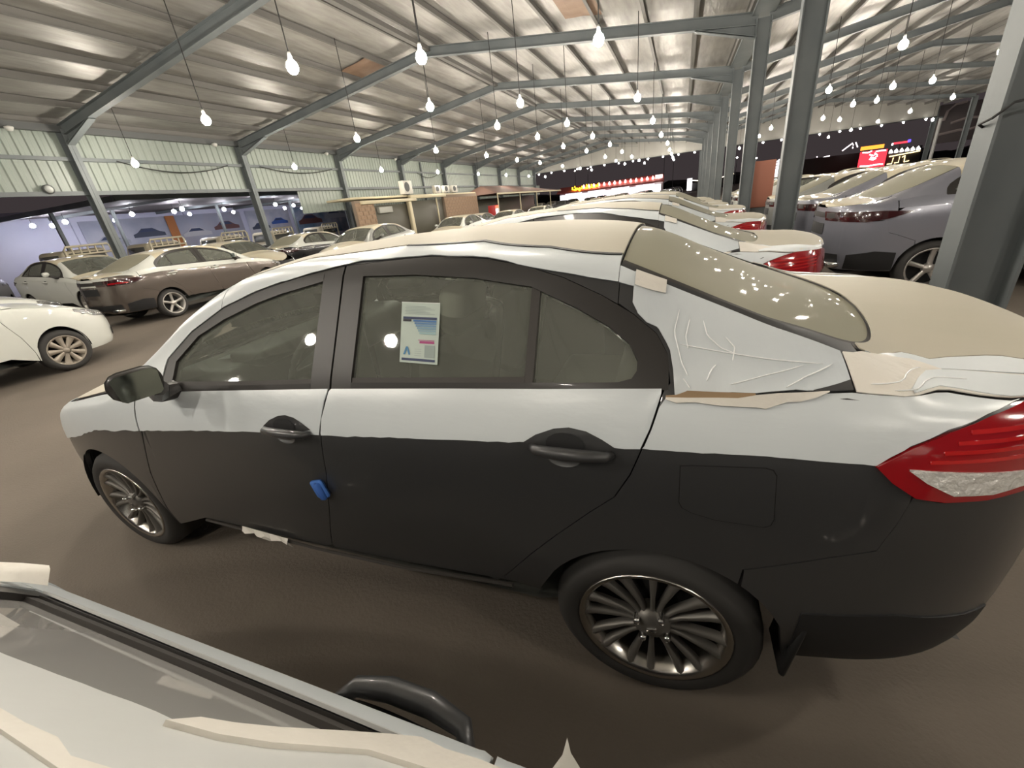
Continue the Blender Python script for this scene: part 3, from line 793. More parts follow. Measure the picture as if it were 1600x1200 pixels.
        panel(S, 'tail_lamp', M['smoked'], root, Z([(1.60, .975), (1.80, .915), (2.0, .885), (2.285, .90)]), Z([(1.60, .980), (1.85, 1.0), (2.285, 1.005)]), 1.60, 2.283, off=.012, **k)
        panel(S, 'red_lens', M['red'], root, Z([(1.95, .915), (2.2, .915)]), Z([(1.95, .92), (2.05, .945), (2.2, .945)]), 1.95, 2.2, off=.015, **k)
        panel(S, 'quarter_lower', lower, root, Z([(1.733, .90), (1.86, .90), (2.285, .93)]), Z([(1.733, .98)] + LAMPHI[1:]), 1.733, 2.283, off=.0, **k)
        face_panel(S, 'lamp_band', M['trim'], root, 1, np.linspace(-.55, .55, 14), [(-.6, .93), (.6, .93)], [(-.6, .995), (.6, .995)], .010, w)
        for sd in (-1, 1):
            ex = WPx(w, (2.20, sd * .50, .37))
            rbox('exhaust_trim', ex, (.16, .22, .075), M['chrome'], root, .03, 2)
            rbox('exhaust_hole', (ex[0] + .082, ex[1], ex[2]), (.012, .17, .042), M['black'], root, .005, 1)
        face_panel(S, 'bumper_insert', M['black'], root, 1, np.linspace(-.60, .60, 14), [(-.6, .38), (.6, .38)], [(-.6, .50), (.6, .50)], .008, w)
    # --- dark inner shell, floor, wheel wells
    WP = lambda p: tuple((w(np.array([p], float))[0]) if w else p)
    panel(S, 'inner_shell', M['well'], root, arch(ax[0], [(-2.2, .36), (-1.7, .36), (-1.0, .36), (-.9, .37)], -1.7, -.9), Z([(-1.7, .80), (-.9, .96)]), -1.69, -.92, off=-.03, thick=0, **k)
    panel(S, 'inner_shell', M['dash'], root, Z(sill), Z([(-.92, .97)] + BELT[1:]), -.92, .93, off=-.045, thick=0, **k)
    panel(S, 'inner_shell', M['well'], root, arch(ax[1], [(.9, .43), (1, .43), (1.6, .36), (2.3, .36)], .93, 1.7), Z([(.93, 1.09), (1.307, 1.10), (1.73, .97), (2.25, 1.04)]), .93, 2.25, off=-.03, thick=0, **k)
    fl_ = MB()
    xs_ = [-2.15, -1.72, -.98, 0, .93, 1.68, 2.15]
    hw = [.5, .52, .78, .78, .78, .52, .6]
    v = [];
    for x, h in zip(xs_, hw): v += [WP((x, -h, .26)), WP((x, h, .26))]
    fl_.add(v, [(2 * i, 2 * i + 2, 2 * i + 3, 2 * i + 1) for i in range(6)])
    bk = [WP((1.25, -.7, .26)), WP((1.25, .7, .26)), WP((1.25, .62, 1.1)), WP((1.25, -.62, 1.1))]
    fw = [WP((-.95, -.7, .26)), WP((-.95, .7, .26)), WP((-.95, .62, .96)), WP((-.95, -.62, .96))]
    sh = [WP((1.25, -.6, 1.1)), WP((1.25, .6, 1.1)), WP((1.75, .5, 1.12)), WP((1.75, -.5, 1.12))]
    fl_.add(bk, [(0, 1, 2, 3)]).add(fw, [(3, 2, 1, 0)]).add(sh, [(0, 1, 2, 3)])
    fl_.build('floor_pan', M['dash'], root)
    for xw in ax:
        for sd in (-1, 1):
            n = 18; R_ = ar + .006; v = []; a0, a1 = (-.02, PI - .27) if xw > 0 else (-.1, PI + .05)
            for i in range(n + 1):
                a = a0 + (a1 - a0) * i / n
                for yy in (.825, .56): v.append(WP((xw + R_ * math.cos(a), sd * yy, r + R_ * math.sin(a))))
            MB().add(v, [((2 * i, 2 * i + 1, 2 * i + 3, 2 * i + 2)) for i in range(n)]).add([v[2 * i + 1] for i in range(n + 1)], [tuple(range(n + 1))]).build('wheel_well', M['well'], root)
    # --- wheels
    ysc = abs(WP((0, -.845, .5))[1])
    for xw in ax:
        for sd in (-1, 1): wheel(root, WP((xw, 0, .4))[0], sd, r, rr, wheels, y=ysc - .012, detail=detail and sd < 0, rot=.35 if xw > 0 else .1)
    # --- mirrors
    for sd in (-1, 1):
        sgn = sd
        hx, hy, hz = WP((-.445, sd * .965, 1.128))
        h = rbox('door_mirror', (hx, hy, hz), (.085, .158, .125), (upper if not film else M['trim']), root, .045, 3, Matrix.Rotation(sgn * .30, 3, 'Z'), lambda p: (p[0], p[1], p[2] * (1. if p[0] > 0 else .72)))
        nrm = Matrix.Rotation(sgn * .30, 3, 'Z')
        MB().add([Vector((hx, hy, hz)) + nrm @ Vector((.046, a * .066 * (1 if b > 0 else .9), b * .048)) for a, b in ((-1, -.8), (-.8, -1), (.8, -1), (1, -.8), (1, .7), (.75, 1), (-.75, 1), (-1, .8))], [tuple(range(8))]).build('mirror_glass', M['mirror'], h)
        MB().tube([(hx + .0, hy - sgn * .06, hz - .045), WP((-.56, sd * .86, 1.03)), WP((-.56, sd * .80, 1.02))], [.03, .035, .04], 8).build('mirror_arm', M['trim'], h)
    # --- door handles: dished recess, grip, keyhole cover
    for xh, zh, big in ((.075, .932, .9), (1.083, .972, 1.)):
        for sd in (-1, 1):
            def on(x, z, o=0.):
                p = S.P(np.array([x]), S.phi_at(np.array([x]), np.array([z])))[0]; p = p + norms(S, p[None])[0] * o
                p = w(p[None])[0] if w else p
                return (p[0], p[1] * (1 if sd < 0 else -1), p[2])
            def disc(nm, m_, pts, o, dome=0.):
                cx = sum(p[0] for p in pts) / len(pts); cz_ = sum(p[1] for p in pts) / len(pts)
                vv = [on(cx, cz_, o - dome)] + [on(x, z, o) for x, z in pts]; n_ = len(pts)
                ff = [(0, 1 + i, 1 + (i + 1) % n_) for i in range(n_)]
                return link(nm, pymesh(nm, vv, ff if sd < 0 else [q[::-1] for q in ff], True), m_, root)
            if film:
                al_ = [(-.13, -.005), (-.09, .022), (-.04, .042), (.0, .048), (.045, .042), (.085, .025), (.125, .002), (.06, -.012), (-.06, -.012)]
                disc('handle_plate', lower, [(xh + a * big, zh + b * big) for a, b in al_], .006)
            disc('handle_recess', M['black'], [(xh - .01 + .052 * math.cos(a), zh + .004 + .030 * math.sin(a) * big) for a in np.linspace(0, 2 * PI, 16)[:-1]], .008)
            disc('handle_cup', M['cup'] if film else upper, [(xh - .012 + .045 * math.cos(a), zh - .034 + .026 * math.sin(a)) for a in np.linspace(PI, 2 * PI, 10)], .007, .004)
            g = MB().tube([on(xh - .105, zh - .012, .004), on(xh - .085, zh - .011, .026), on(xh - .03, zh - .010, .036), on(xh + .04, zh - .010, .036), on(xh + .095, zh - .011, .026), on(xh + .11, zh - .012, .006)], [.010, .014, .017, .017, .014, .010], 10)
            g.build('handle_grip', (lower if film else upper), root, True)
    return root
# ------------------------------------------------------------------ protective film, interior
def film_set(root, S, warp_fn=None, step=.05):
    k = dict(warp=warp_fn, step=step, thick=.003)
    Z = lambda pts: C(S, 'z', pts); Yc = lambda pts: C(S, 'y', pts)
    o = .0045
    fl = np.array(FILMLO); F_ = lambda x: np.interp(x, fl[:, 0], fl[:, 1])
    xs_f = [p[0] for p in FILMLO]
    # nose, wing
    panel(S, 'wing_film', M['film'], root, C(S, 'z', xs_f, F_), Z([(a, b - .003) for a, b in HOODGAP]), -2.225, -.833, off=o + .003, wob=.003, seed=4, **k)
    # doors
    gm = [(x - .003, z) for x, z in GAP_M]; gm2 = [(x + .003, z) for x, z in GAP_M]
    lo1 = lambda x: np.where(x < .215, F_(x), np.maximum(F_(x), np.interp(x, *np.array(gm).T)))
    panel(S, 'door_film', M['film'], root, C(S, 'z', xs_f + [.215, .228, .25], lo1), Z([(a, b + .002) for a, b in BELT]), -.829, .257, off=o, wob=.0015, seed=5, **k)
    hi2 = lambda x: np.minimum(np.interp(x, *np.array(BELT).T), np.where(x < .275, np.interp(x, *np.array(gm2).T), 9)) + .002
    lo2 = lambda x: np.where(x < 1.255, F_(x), np.maximum(F_(x), np.interp(x, *np.array([(a - .0025, b) for a, b in GAP_R]).T)))
    panel(S, 'door_film', M['film'], root, C(S, 'z', xs_f + [1.255, 1.28], lo2), C(S, 'z', [p[0] for p in BELT] + [.23, .24, .268, .275], hi2), .229, 1.303, off=o, wob=.0015, seed=6, **k)
    # lower quarter below the fold, upper quarter above it
    FOLD = [(1.30, 1.098), (1.425, 1.107), (1.579, 1.112), (1.685, 1.112), (1.776, 1.103), (1.98, 1.076), (2.2, 1.06)]
    lo3 = lambda x: np.where(x < 1.733, F_(x), np.interp(x, *np.array(LAMPHI).T) + .004)
    hi3 = lambda x: np.minimum(np.interp(x, *np.array(FOLD).T), np.where(x < 1.315, np.interp(x, *np.array([(a + .003, b) for a, b in GAP_R]).T), 9))
    panel(S, 'quarter_film', M['film'], root, C(S, 'z', xs_f + [p[0] for p in LAMPHI], lo3), C(S, 'z', [p[0] for p in FOLD] + [1.27, 1.285, 1.315], hi3), 1.264, 2.0, off=o, wob=.001, seed=7, **k)
    top_ = None
    lo4 = [(1.218, 1.300), (1.236, 1.268), (1.289, 1.230), (1.318, 1.188), (1.327, 1.150), (1.333, 1.103)] + [(a, b + .004) for a, b in FOLD[1:4]] + [(1.69, 1.116)]
    re_ = C(S, 'p', [(x, p) for x, p in rear_edge(S, -.012)])
    panel(S, 'pillar_film', M['film_crinkled'], root, Z(lo4), re_, 1.222, 1.688, off=o + .002, wob=.003, seed=8, **k)
    panel(S, 'shoulder_film', M['film_torn'], root, Z([(1.692, 1.112), (1.776, 1.103), (1.98, 1.078), (2.2, 1.064)]), Z([(1.692, 1.158), (1.74, 1.146)] + [(a, b - .0005) for a, b in TRUNK[1:]]), 1.692, 2.2, off=o + .004, wob=.001, seed=9, **k)
    panel(S, 'film_patch', M['film'], root, Z([(1.80, 1.102), (1.98, 1.079), (2.2, 1.065)]), Z([(1.80, 1.106), (1.90, 1.0995), (2.06, 1.0875), (2.2, 1.073)]), 1.80, 2.2, off=o + .006, **k)
    panel(S, 'brown_tape', M['brown_tape'], root, Z([(1.312, 1.097), (1.36, 1.099), (1.50, 1.109)]), Z([(1.312, 1.103), (1.36, 1.112), (1.50, 1.1105)]), 1.313, 1.50, off=o + .007, **k)
    panel(S, 'torn_edge', M['film_torn'], root, Z([(1.312, 1.090), (1.40, 1.088), (1.52, 1.082), (1.56, 1.098), (1.64, 1.110)]), Z([(1.312, 1.0975), (1.36, 1.099), (1.50, 1.109), (1.64, 1.1125)]), 1.313, 1.64, off=o + .009, wob=.002, seed=11, **k)
    panel(S, 'bare_patch', M['paint_dark'], root, Z([(1.61, 1.1135), (1.686, 1.1135)]), Z([(1.61, 1.115), (1.686, 1.126)]), 1.612, 1.686, off=o + .006, **k)
    panel(S, 'pillar_tape', M['film_torn'], root, Z([(1.222, 1.330), (1.30, 1.306)]), Z([(1.222, 1.360), (1.30, 1.330)]), 1.224, 1.30, off=o + .008, wob=.002, seed=12, **k)
    panel(S, 'sail_film', M['film'], root, Z([(-.742, 1.005), (-.665, 1.008)]), Z([(-.742, 1.028), (-.70, 1.072), (-.665, 1.112)]), -.742, -.668, off=o, **k)
    # roof: side skirt of white film, cream middle
    rl = [(-.36, 1.305)] + [(a, b + .004) for a, b in DLO if -.36 < a < .2] + [(.254, 1.430), (.33, 1.4375), (.60, 1.4395), (.8, 1.424), (1.0, 1.380), (1.10, 1.360), (1.19, 1.340)]
    rail = [(-.36, 1.385), (0., 1.447), (.411, 1.460), (.73, 1.453), (.973, 1.427), (1.19, 1.392)]
    panel(S, 'roof_side_film', M['film'], root, Z(rl), Z(rail), -.355, 1.182, off=o, wob=.0015, seed=13, **k)
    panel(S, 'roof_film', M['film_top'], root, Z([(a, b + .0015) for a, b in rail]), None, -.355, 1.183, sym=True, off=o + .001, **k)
    panel(S, 'roof_groove', M['black'], root, Z([(.40, 1.4595), (.73, 1.4525), (.973, 1.4265), (1.18, 1.3925)]), Z([(.40, 1.4605), (.73, 1.4545), (.973, 1.4285), (1.18, 1.3945)]), .42, 1.18, off=o + .003, **k)
    panel(S, 'screen_pillar_film', M['film'], root, Z([(-1.04, .987), (-.80, 1.005), (-.69, 1.01), (-.66, 1.122), (-.531, 1.223), (-.347, 1.310)]), Yc(WS_Y), -1.04, -.358, off=o, **k)
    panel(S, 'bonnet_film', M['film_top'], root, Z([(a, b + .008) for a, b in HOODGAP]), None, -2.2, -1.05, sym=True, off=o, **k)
    panel(S, 'pillar_edge_film', M['film'], root, Z([(1.183, 1.341), (1.226, 1.328)]), re_, 1.1835, 1.226, off=o, **k)
    # boot lid: cream top, white rolled edge
    def rise(x, a_): return np.interp(x, *np.array(TRUNK).T) + a_ * np.clip((x - 1.79) / .25, 0, 1) ** .8
    bx_ = [p[0] for p in TRUNK] + [1.76, 1.80, 1.82, 1.86]
    re2 = C(S, 'p', rear_edge(S)[20:])
    ed = C(S, 'z', bx_, lambda x: rise(x, .0115)); ed2 = C(S, 'z', bx_, lambda x: rise(x, .011)); ed0 = C(S, 'z', bx_, lambda x: rise(x, .0012))
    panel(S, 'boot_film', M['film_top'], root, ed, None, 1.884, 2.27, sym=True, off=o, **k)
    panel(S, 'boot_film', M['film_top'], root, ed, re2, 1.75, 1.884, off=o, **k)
    panel(S, 'boot_edge_film', M['film'], root, ed0, ed2, 1.75, 2.27, off=o, **k)

def creases(root, S):
    """raised wrinkles of the film on the rear pillar and the shoulder"""
    def at(x, z, o): 
        p = S.P(np.array([x]), S.phi_at(np.array([x]), np.array([z])))[0]; return tuple(p + norms(S, p[None])[0] * o)
    L = [[(1.335, 1.27), (1.325, 1.225), (1.345, 1.165), (1.36, 1.14)], [(1.36, 1.25), (1.352, 1.215), (1.358, 1.19)], [(1.39, 1.245), (1.40, 1.215), (1.43, 1.19), (1.47, 1.175)],
         [(1.34, 1.20), (1.42, 1.185), (1.54, 1.165), (1.64, 1.150)], [(1.45, 1.125), (1.52, 1.14), (1.60, 1.152)], [(1.40, 1.13), (1.41, 1.15), (1.42, 1.16)], [(1.56, 1.120), (1.60, 1.135), (1.66, 1.148)],
         [(1.44, 1.21), (1.46, 1.19), (1.455, 1.165)], [(1.35, 1.135), (1.365, 1.118)], [(1.72, 1.118), (1.80, 1.113), (1.86, 1.104)], [(1.76, 1.108), (1.86, 1.098), (1.93, 1.092)]]
    for i, p in enumerate(L):
        q = np.array(p); t = np.linspace(0, len(q) - 1, 14); xs_ = np.interp(t, range(len(q)), q[:, 0]); zs_ = np.interp(t, range(len(q)), q[:, 1])
        MB().tube([at(x, z, .0085 if x < 1.69 else .0115) for x, z in zip(xs_, zs_)], [.0005] + [.0017] * 12 + [.0005], 5).build('film_crease', M['crease'], root, True)

def interior(root):
    """seats, headrests, dashboard, wheel: what shows through the side glass"""
    for y in (-.37, .37):
        b = rbox('front_seat', (.18, y, .60), (.52, .50, .16), M['seat'], root, .05, 3)
        rbox('seat_back', (.50, y, .86), (.15, .48, .56), M['seat'], b, .06, 3, Matrix.Rotation(.22, 3, 'Y'))
        rbox('headrest', (.585, y, 1.235), (.10, .26, .19), M['seat_light'], b, .045, 3, Matrix.Rotation(.18, 3, 'Y'))
        rbox('plastic_cover', (.525, y, .98), (.20, .51, .50), M['plastic_bag'], b, .06, 3, Matrix.Rotation(.22, 3, 'Y'), lambda p: (p[0] * 1.04, p[1], p[2]))
    rb = rbox('rear_bench', (.98, 0, .58), (.5, 1.30, .18), M['seat'], root, .05, 3)
    rbox('bench_back', (1.20, 0, .86), (.15, 1.26, .52), M['seat'], rb, .06, 3, Matrix.Rotation(.25, 3, 'Y'))
    for y in (-.36, .36): rbox('headrest', (1.27, y, 1.16), (.09, .25, .14), M['seat_light'], rb, .04, 3)
    d = rbox('dashboard', (-.62, 0, .93), (.42, 1.36, .22), M['dash'], root, .07, 3)
    rbox('instrument_hood', (-.46, -.37, 1.05), (.22, .36, .07), M['dash'], d, .03, 3)
    rbox('centre_stack', (-.42, 0, .82), (.16, .26, .40), M['dash'], d, .03, 2)
    rim = MB()
    cpos = Vector((-.20, -.37, .98)); ax_ = Vector((-.42, 0, -.0)).normalized()
    u = Vector((.38, 0, .92)).normalized(); w_ = Vector((0, 1, 0))
    pts = [cpos + (u * math.sin(a) + w_ * math.cos(a)) * .185 for a in np.linspace(0, 2 * PI, 33)]
    rim.tube(pts, .015, 8, False)
    st = rim.build('steering_wheel', M['dash'], root, True)
    MB().tube([cpos, cpos + Vector((-.2, 0, -.08))], [.07, .03], 12).tube([cpos - w_ * .17, cpos, cpos + w_ * .17], .018, 6).tube([cpos, cpos - u * .17], .018, 6).build('wheel_boss', M['dash'], st, True)
    # inner mirror, sun visors, paper on the dash
    rbox('inner_mirror', (-.42, .02, 1.31), (.03, .24, .07), M['black'], root, .02, 2)
    for y in (-.36, .36): rbox('sun_visor', (-.30, y, 1.36), (.17, .36, .02), M['seat_light'], root, .008, 2, Matrix.Rotation(-.35, 3, 'Y'))
    rbox('grab_liner', (.42, 0, 1.425), (1.3, .86, .012), M['seat_light'], root, .004, 1)
    MB().add([(-.64, -.55, 1.052), (-.44, -.52, 1.060), (-.46, -.2, 1.062), (-.66, -.22, 1.050)], [(0, 1, 2, 3)]).build('dash_paper', M['film'], root)
# ------------------------------------------------------------------ the cars
HS = Shape(**HERO)
YAW = .01616
def put(src, name, x, y, rz, label, group=None, mp=None, skip=(), z=None):
    c = copy_tree(src, (x, y, gz(y) if z is None else z), rz, skip, mp)
    c.name = name
    c['label'] = label
    if group: c['group'] = group
    elif 'group' in c: del c['group']
    return c

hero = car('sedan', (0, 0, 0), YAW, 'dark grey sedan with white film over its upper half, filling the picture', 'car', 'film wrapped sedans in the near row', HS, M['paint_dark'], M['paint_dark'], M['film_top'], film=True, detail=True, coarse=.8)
film_set(hero, HS, step=.035)
interior(hero)
creases(hero, HS)
rbox('mud_flap', (1.672, -.765, .350), (.018, .15, .21), M['black'], hero, .006, 1, Matrix.Rotation(.12, 3, 'Y'))
MB().tube([(-.70, -.855, .352), (0, -.862, .347), (.44, -.862, .36), (.86, -.855, .392)], .007, 6).build('sill_bead', M['rubber'], hero)
fd_pts = [(1.352 + .0, .949), (1.38, .953), (1.53, .962), (1.546, .958), (1.554, .945), (1.563, .825), (1.558, .806), (1.545, .799), (1.44, .803), (1.385, .816), (1.362, .828), (1.354, .845)]
def on_hero(x, z, o): 
    p = HS.P(np.array([x]), HS.phi_at(np.array([x]), np.array([z])))[0]; return tuple(p + norms(HS, p[None])[0] * o)
cx_, cz_ = 1.457, .88
fv = [on_hero(cx_, cz_, .004)] + [on_hero(cx_ + (x - cx_) * .98, cz_ + (z - cz_) * .975, .004) for x, z in fd_pts]
n_ = len(fd_pts)
link('fuel_flap', pymesh('fuel_flap', fv, [(0, i + 1, (i + 1) % n_ + 1) for i in range(n_)], True), M['paint_dark'], hero)
fv = [on_hero(x, z, .003) for x, z in fd_pts] + [on_hero(cx_ + (x - cx_) * .96, cz_ + (z - cz_) * .955, .003) for x, z in fd_pts]
link('fuel_flap_gap', pymesh('fuel_flap_gap', fv, [(i, (i + 1) % n_, n_ + (i + 1) % n_, n_ + i) for i in range(n_)]), M['well'], hero)

# the rest of the near row: same model, behind the first
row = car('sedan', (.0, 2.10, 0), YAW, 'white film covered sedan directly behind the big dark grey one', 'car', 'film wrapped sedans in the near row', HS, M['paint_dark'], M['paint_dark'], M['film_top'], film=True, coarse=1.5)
film_set(row, HS, step=.07)
words = ['third sedan of the near row, cream roof and boot', 'fourth sedan of the near row, cream roof and boot', 'fifth sedan of the near row, cream roof beyond the columns', 'sixth sedan of the near row, mostly hidden by nearer roofs', 'seventh sedan of the near row, mostly hidden by nearer roofs', 'eighth sedan of the near row, mostly hidden by nearer roofs', 'last sedan of the near row, by the far columns']
for i, wd in enumerate(words):
    put(row, 'sedan', .05 * (i % 2), 4.45 + 2.33 * i, YAW, wd, 'film wrapped sedans in the near row')

# the car the picture is taken over
near = put(row, 'sedan', .93, -2.35, .0, 'white film covered sedan seen from above in the bottom left corner', 'film wrapped sedans in the near row', {M['glass']: M['glass_near']}, ('door_mirror',))

# plain sedans with dark lamp bands
WHITE = paint('white_paint', rgb(205, 207, 200), .35, 0.)
BROWN = paint('brown_paint', rgb(103, 95, 89), .26, .45)
SILV = paint('silver_paint', rgb(168, 170, 166), .3, .5)
GREY = paint('slate_grey_paint', rgb(136, 137, 147), .28, .35)
BLACKP = paint('black_paint', rgb(38, 38, 40), .25, .3)
SAND = paint('dusty_white_paint', rgb(198, 188, 163), .55, 0.)
base = car('sedan', (-10.30, 5.50, 0), -PI / 2 + .03, 'brown sedan with white film on roof, bonnet and window line', 'car', None, HS, BROWN, WHITE, SAND, wheels='star', r=.315, rr=.225, lamp='band', rear_glass=M['glass_dust'], coarse=1.4)
k_ = dict(step=.07, thick=.003)
Zh = lambda pts: C(HS, 'z', pts)
for nm, lo_, hi_, a, b in (('shoulder_film', [(-1.9, .76), (-.83, .90), (1.3, 1.03), (1.73, 1.02)], [(a_, b_ - .002) for a_, b_ in HOODGAP[1:]] + [(x_, z_ + .002) for x_, z_ in BELT[1:]] + [(1.5, 1.13), (1.74, 1.10)], -1.9, 1.73),):
    panel(HS, nm, WHITE, base, Zh(lo_), Zh(hi_), a, b, off=.005, **k_)
MP = {}
def scheme(lower, upper=None, topc=None, glassm=None, film=None):
    d = {BROWN: lower, M['red']: M['smoked']}
    d[WHITE] = film or upper or lower
    if topc: d[SAND] = topc
    if glassm: d[M['glass_dust']] = glassm
    return d
# left half of the yard
put(base, 'sedan', -12.75, 12.1, -PI / 2 + .02, 'black sedan with white film on its roof, tail towards us, between brown and silver sedans', None, scheme(BLACKP, film=WHITE))
put(base, 'sedan', -8.95, 10.75, PI / 2 + .03, 'silver sedan facing us right of the black tailed sedan', 'sedans parked nose to us', scheme(SILV, topc=SAND))
put(base, 'sedan', -9.1, 17.9, PI / 2 + .02, 'white sedan facing us in front of the brick kiosk', 'sedans parked nose to us', scheme(WHITE, topc=SAND))
put(base, 'sedan', -9.0, 24.6, PI / 2, 'grey white sedan facing us left of the awning, third in its line', 'sedans parked nose to us', scheme(SILV, topc=SAND))
put(base, 'sedan', -11.4, 24.9, PI / 2, 'darker sedan half hidden beside the third facing sedan', 'sedans parked nose to us', scheme(GREY, topc=SAND))
put(base, 'sedan', -8.9, 31.0, PI / 2, 'white sedan facing us under the awning edge', 'sedans parked nose to us', scheme(WHITE, topc=SAND))
put(base, 'sedan', -6.4, 33.5, PI / 2, 'small grey sedan facing us before the lit shop, nearer one', 'sedans parked nose to us', scheme(GREY, topc=SAND))
put(base, 'sedan', -6.2, 41.0, PI / 2, 'small silver sedan facing us before the lit shop, farther one', 'sedans parked nose to us', scheme(SILV, topc=SAND))
put(base, 'sedan', -13.2, 8.75, PI, 'dark sedan with pale bonnet nosing out behind the brown sedan', None, scheme(BLACKP, topc=SAND))
put(base, 'sedan', -14.1, 4.95, PI, 'pale sedan nosing out behind the tail of the brown sedan', None, scheme(WHITE, topc=SAND), z=.06)
put(base, 'sedan', -12.25, 15.5, PI, 'white sedan nosing out beside the kiosk wall', None, scheme(WHITE, topc=SAND))
put(base, 'sedan', -17.4, 3.3, PI - .5, 'shiny dark car at the left edge under the wall opening', None, scheme(GREY, topc=GREY))
# right half: tails to the column row
gl = 'sedans parked tail to the columns'
put(base, 'sedan', 5.42, 5.50, PI, 'slate grey sedan with cream dusty rear window behind the nearest column', gl, scheme(GREY, topc=SAND))
put(base, 'sedan', 5.62, 8.05, PI, 'slate grey sedan tail between the two nearest columns, second in its row', gl, scheme(GREY, topc=SAND))
put(base, 'sedan', 5.55, 10.5, PI, 'dusty sedan third in the right row', gl, scheme(SILV, topc=SAND))
put(base, 'sedan', 6.25, 12.9, PI, 'dusty white sedan fourth in the right row', gl, scheme(WHITE, topc=SAND))
put(base, 'sedan', 5.45, 15.4, PI, 'white plastic wrapped sedan by the red box', gl, scheme(WHITE, topc=SAND))
put(base, 'sedan', 5.5, 17.9, PI, 'dusty white sedan sixth in the right row', gl, scheme(WHITE, topc=SAND))
put(base, 'sedan', 5.5, 20.4, PI, 'dusty grey sedan seventh in the right row', gl, scheme(SILV, topc=SAND))
put(base, 'sedan', 5.5, 22.9, PI, 'dusty white sedan eighth in the right row', gl, scheme(WHITE, topc=SAND))
put(base, 'sedan', 11.2, 10.2, PI, 'white sedan roof beyond the slate grey sedans', 'sedans of the second right row', scheme(WHITE, topc=SAND))
put(base, 'sedan', 11.2, 12.8, PI, 'pale sedan roof under the neon panels', 'sedans of the second right row', scheme(SAND, topc=SAND))
put(base, 'sedan', 11.4, 4.6, 0, 'dark car at the right edge beyond the nearest column', None, scheme(BLACKP, topc=BLACKP))
# hatchback-like white car at the far left
SW = lambda V: V * np.array([.88, .985, 1.02])
sw = car('hatchback', (-7.82, .05, 0), -PI / 2, 'white hatchback at the left edge, nose pointing at the big sedan', 'car', None, HS, WHITE, WHITE, WHITE, wheels='cover', r=.30, rr=.205, warp_fn=SW, lamp='band', side_glass=M['glass_dark'], coarse=1.2)
put(sw, 'hatchback', -11.0, .85, -PI / 2, 'white car behind the hatchback, only its bonnet and headlight showing')
# far cars between the rows and the shops
FAR = ('handle_recess', 'handle_cup', 'handle_grip', 'window_seal', 'window_divider', 'wheel_well', 'inner_shell', 'mirror_glass', 'mirror_arm', 'brake_disc', 'hub', 'rear_window_seal', 'floor_pan', 'lower_grille', 'bumper_skirt')
FLOOR_ = ['nearest', 'second', 'third', 'farthest']
k = 0
for j, y in enumerate((44., 50., 57., 64.)):
    n = 0
    for x in (-17., -13.6, -9.8, -6.4, -3.0, .2):
        if y < 57 and x < -8 or (y == 44. and x == -6.4): continue
        k += 1; n += 1
        put(base, 'sedan', x + .3 * math.sin(k * 2.3), y, PI / 2 if k % 3 else -PI / 2, 'small far %s car, %s from the left in the %s row before the shop' % (['white', 'silver', 'black'][k % 3], ORD[n - 1], FLOOR_[j]), 'far cars before the shops', scheme([WHITE, SILV, BLACKP][k % 3], topc=[SAND, SILV, BLACKP][k % 3]), FAR)
for j, y in enumerate((30., 36., 44.)):
    for n, x in enumerate((9.5, 15., 20.)):
        k += 1
        put(base, 'sedan', x, y, PI, 'small far %s car, %s from the columns in the %s row of the right bay' % (['white', 'silver', 'grey'][k % 3], ORD[n], FLOOR_[j]), 'far cars on the right', scheme([WHITE, SILV, GREY][k % 3], topc=SAND), FAR)

# ------------------------------------------------------------------ pickups with headboard racks beyond the wall opening
def pickup(x, y, rz, label):
    t = empty('pickup', (x, y, 0), rz, label, 'pickup', 'white pickups beyond the wall opening')
    W_ = WHITE
    rbox('cab', (-.55, 0, 1.28), (1.55, 1.62, .95), SAND, t, .12, 3, None, lambda p: (p[0] * (1.0 if p[2] < 0 else .78) + (0 if p[2] < 0 else .06), p[1] * (1 if p[2] < 0 else .86), p[2]))
    rbox('lower_body', (-.9, 0, .78), (2.9, 1.7, .55), W_, t, .08, 2)
    for sd in (-1, 1):
        rbox('side_window', (-.5, sd * .755, 1.45), (.9, .03, .36), M['glass_dark'], t, .01, 1, Matrix.Rotation(sd * .18, 3, 'X'))
        rbox('bed_side', (1.35, sd * .82, .92), (2.3, .06, .42), W_, t, .02, 1)
    rbox('rear_window', (.235, 0, 1.48), (.03, 1.1, .34), M['glass_dark'], t, .01, 1, Matrix.Rotation(-.17, 3, 'Y'))
    rbox('tailgate', (2.5, 0, .92), (.06, 1.66, .42), W_, t, .02, 1)
    rbox('bed_floor', (1.35, 0, .74), (2.35, 1.6, .06), M['black'], t, .01, 1)
    r_ = MB().tube([(.36, -.74, .9), (.36, -.74, 1.76), (.36, -.66, 1.86), (.36, .66, 1.86), (.36, .74, 1.76), (.36, .74, .9)], .042, 6)
    r_.tube([(.36, -.74, 1.58), (.36, .74, 1.58)], .035, 5)
    r_.build('headboard', SAND, t, True)
    for i in range(5):
        MB().tube([(.36, -.5 + .25 * i, 1.58), (.36, -.5 + .25 * i, 1.86)], .028, 5).build('rack_bar', SAND, t)
    for xw in (-1.75, 1.3):
        for sd in (-1, 1): wheel(t, xw, sd, .34, .2, 'cover', y=.83)
    return t
p0 = pickup(-18.9, 7.25, PI / 2 * 0 + .15, 'white pickup with a barred headboard beyond the wall opening, nearest the left edge')
for (x, y, wd) in ((-19.0, 10.0, 'second from the left edge'), (-19.1, 13.1, 'third from the left edge'), (-19.2, 16.0, 'fourth, by the green column foot'), (-19.3, 19.6, 'fifth, beside the kiosk wall')):
    c = copy_tree(p0, (x, y, gz(y)), .12)
    c['label'] = 'white pickup with a barred headboard beyond the wall opening, ' + wd
p0.location.z = gz(7.25)

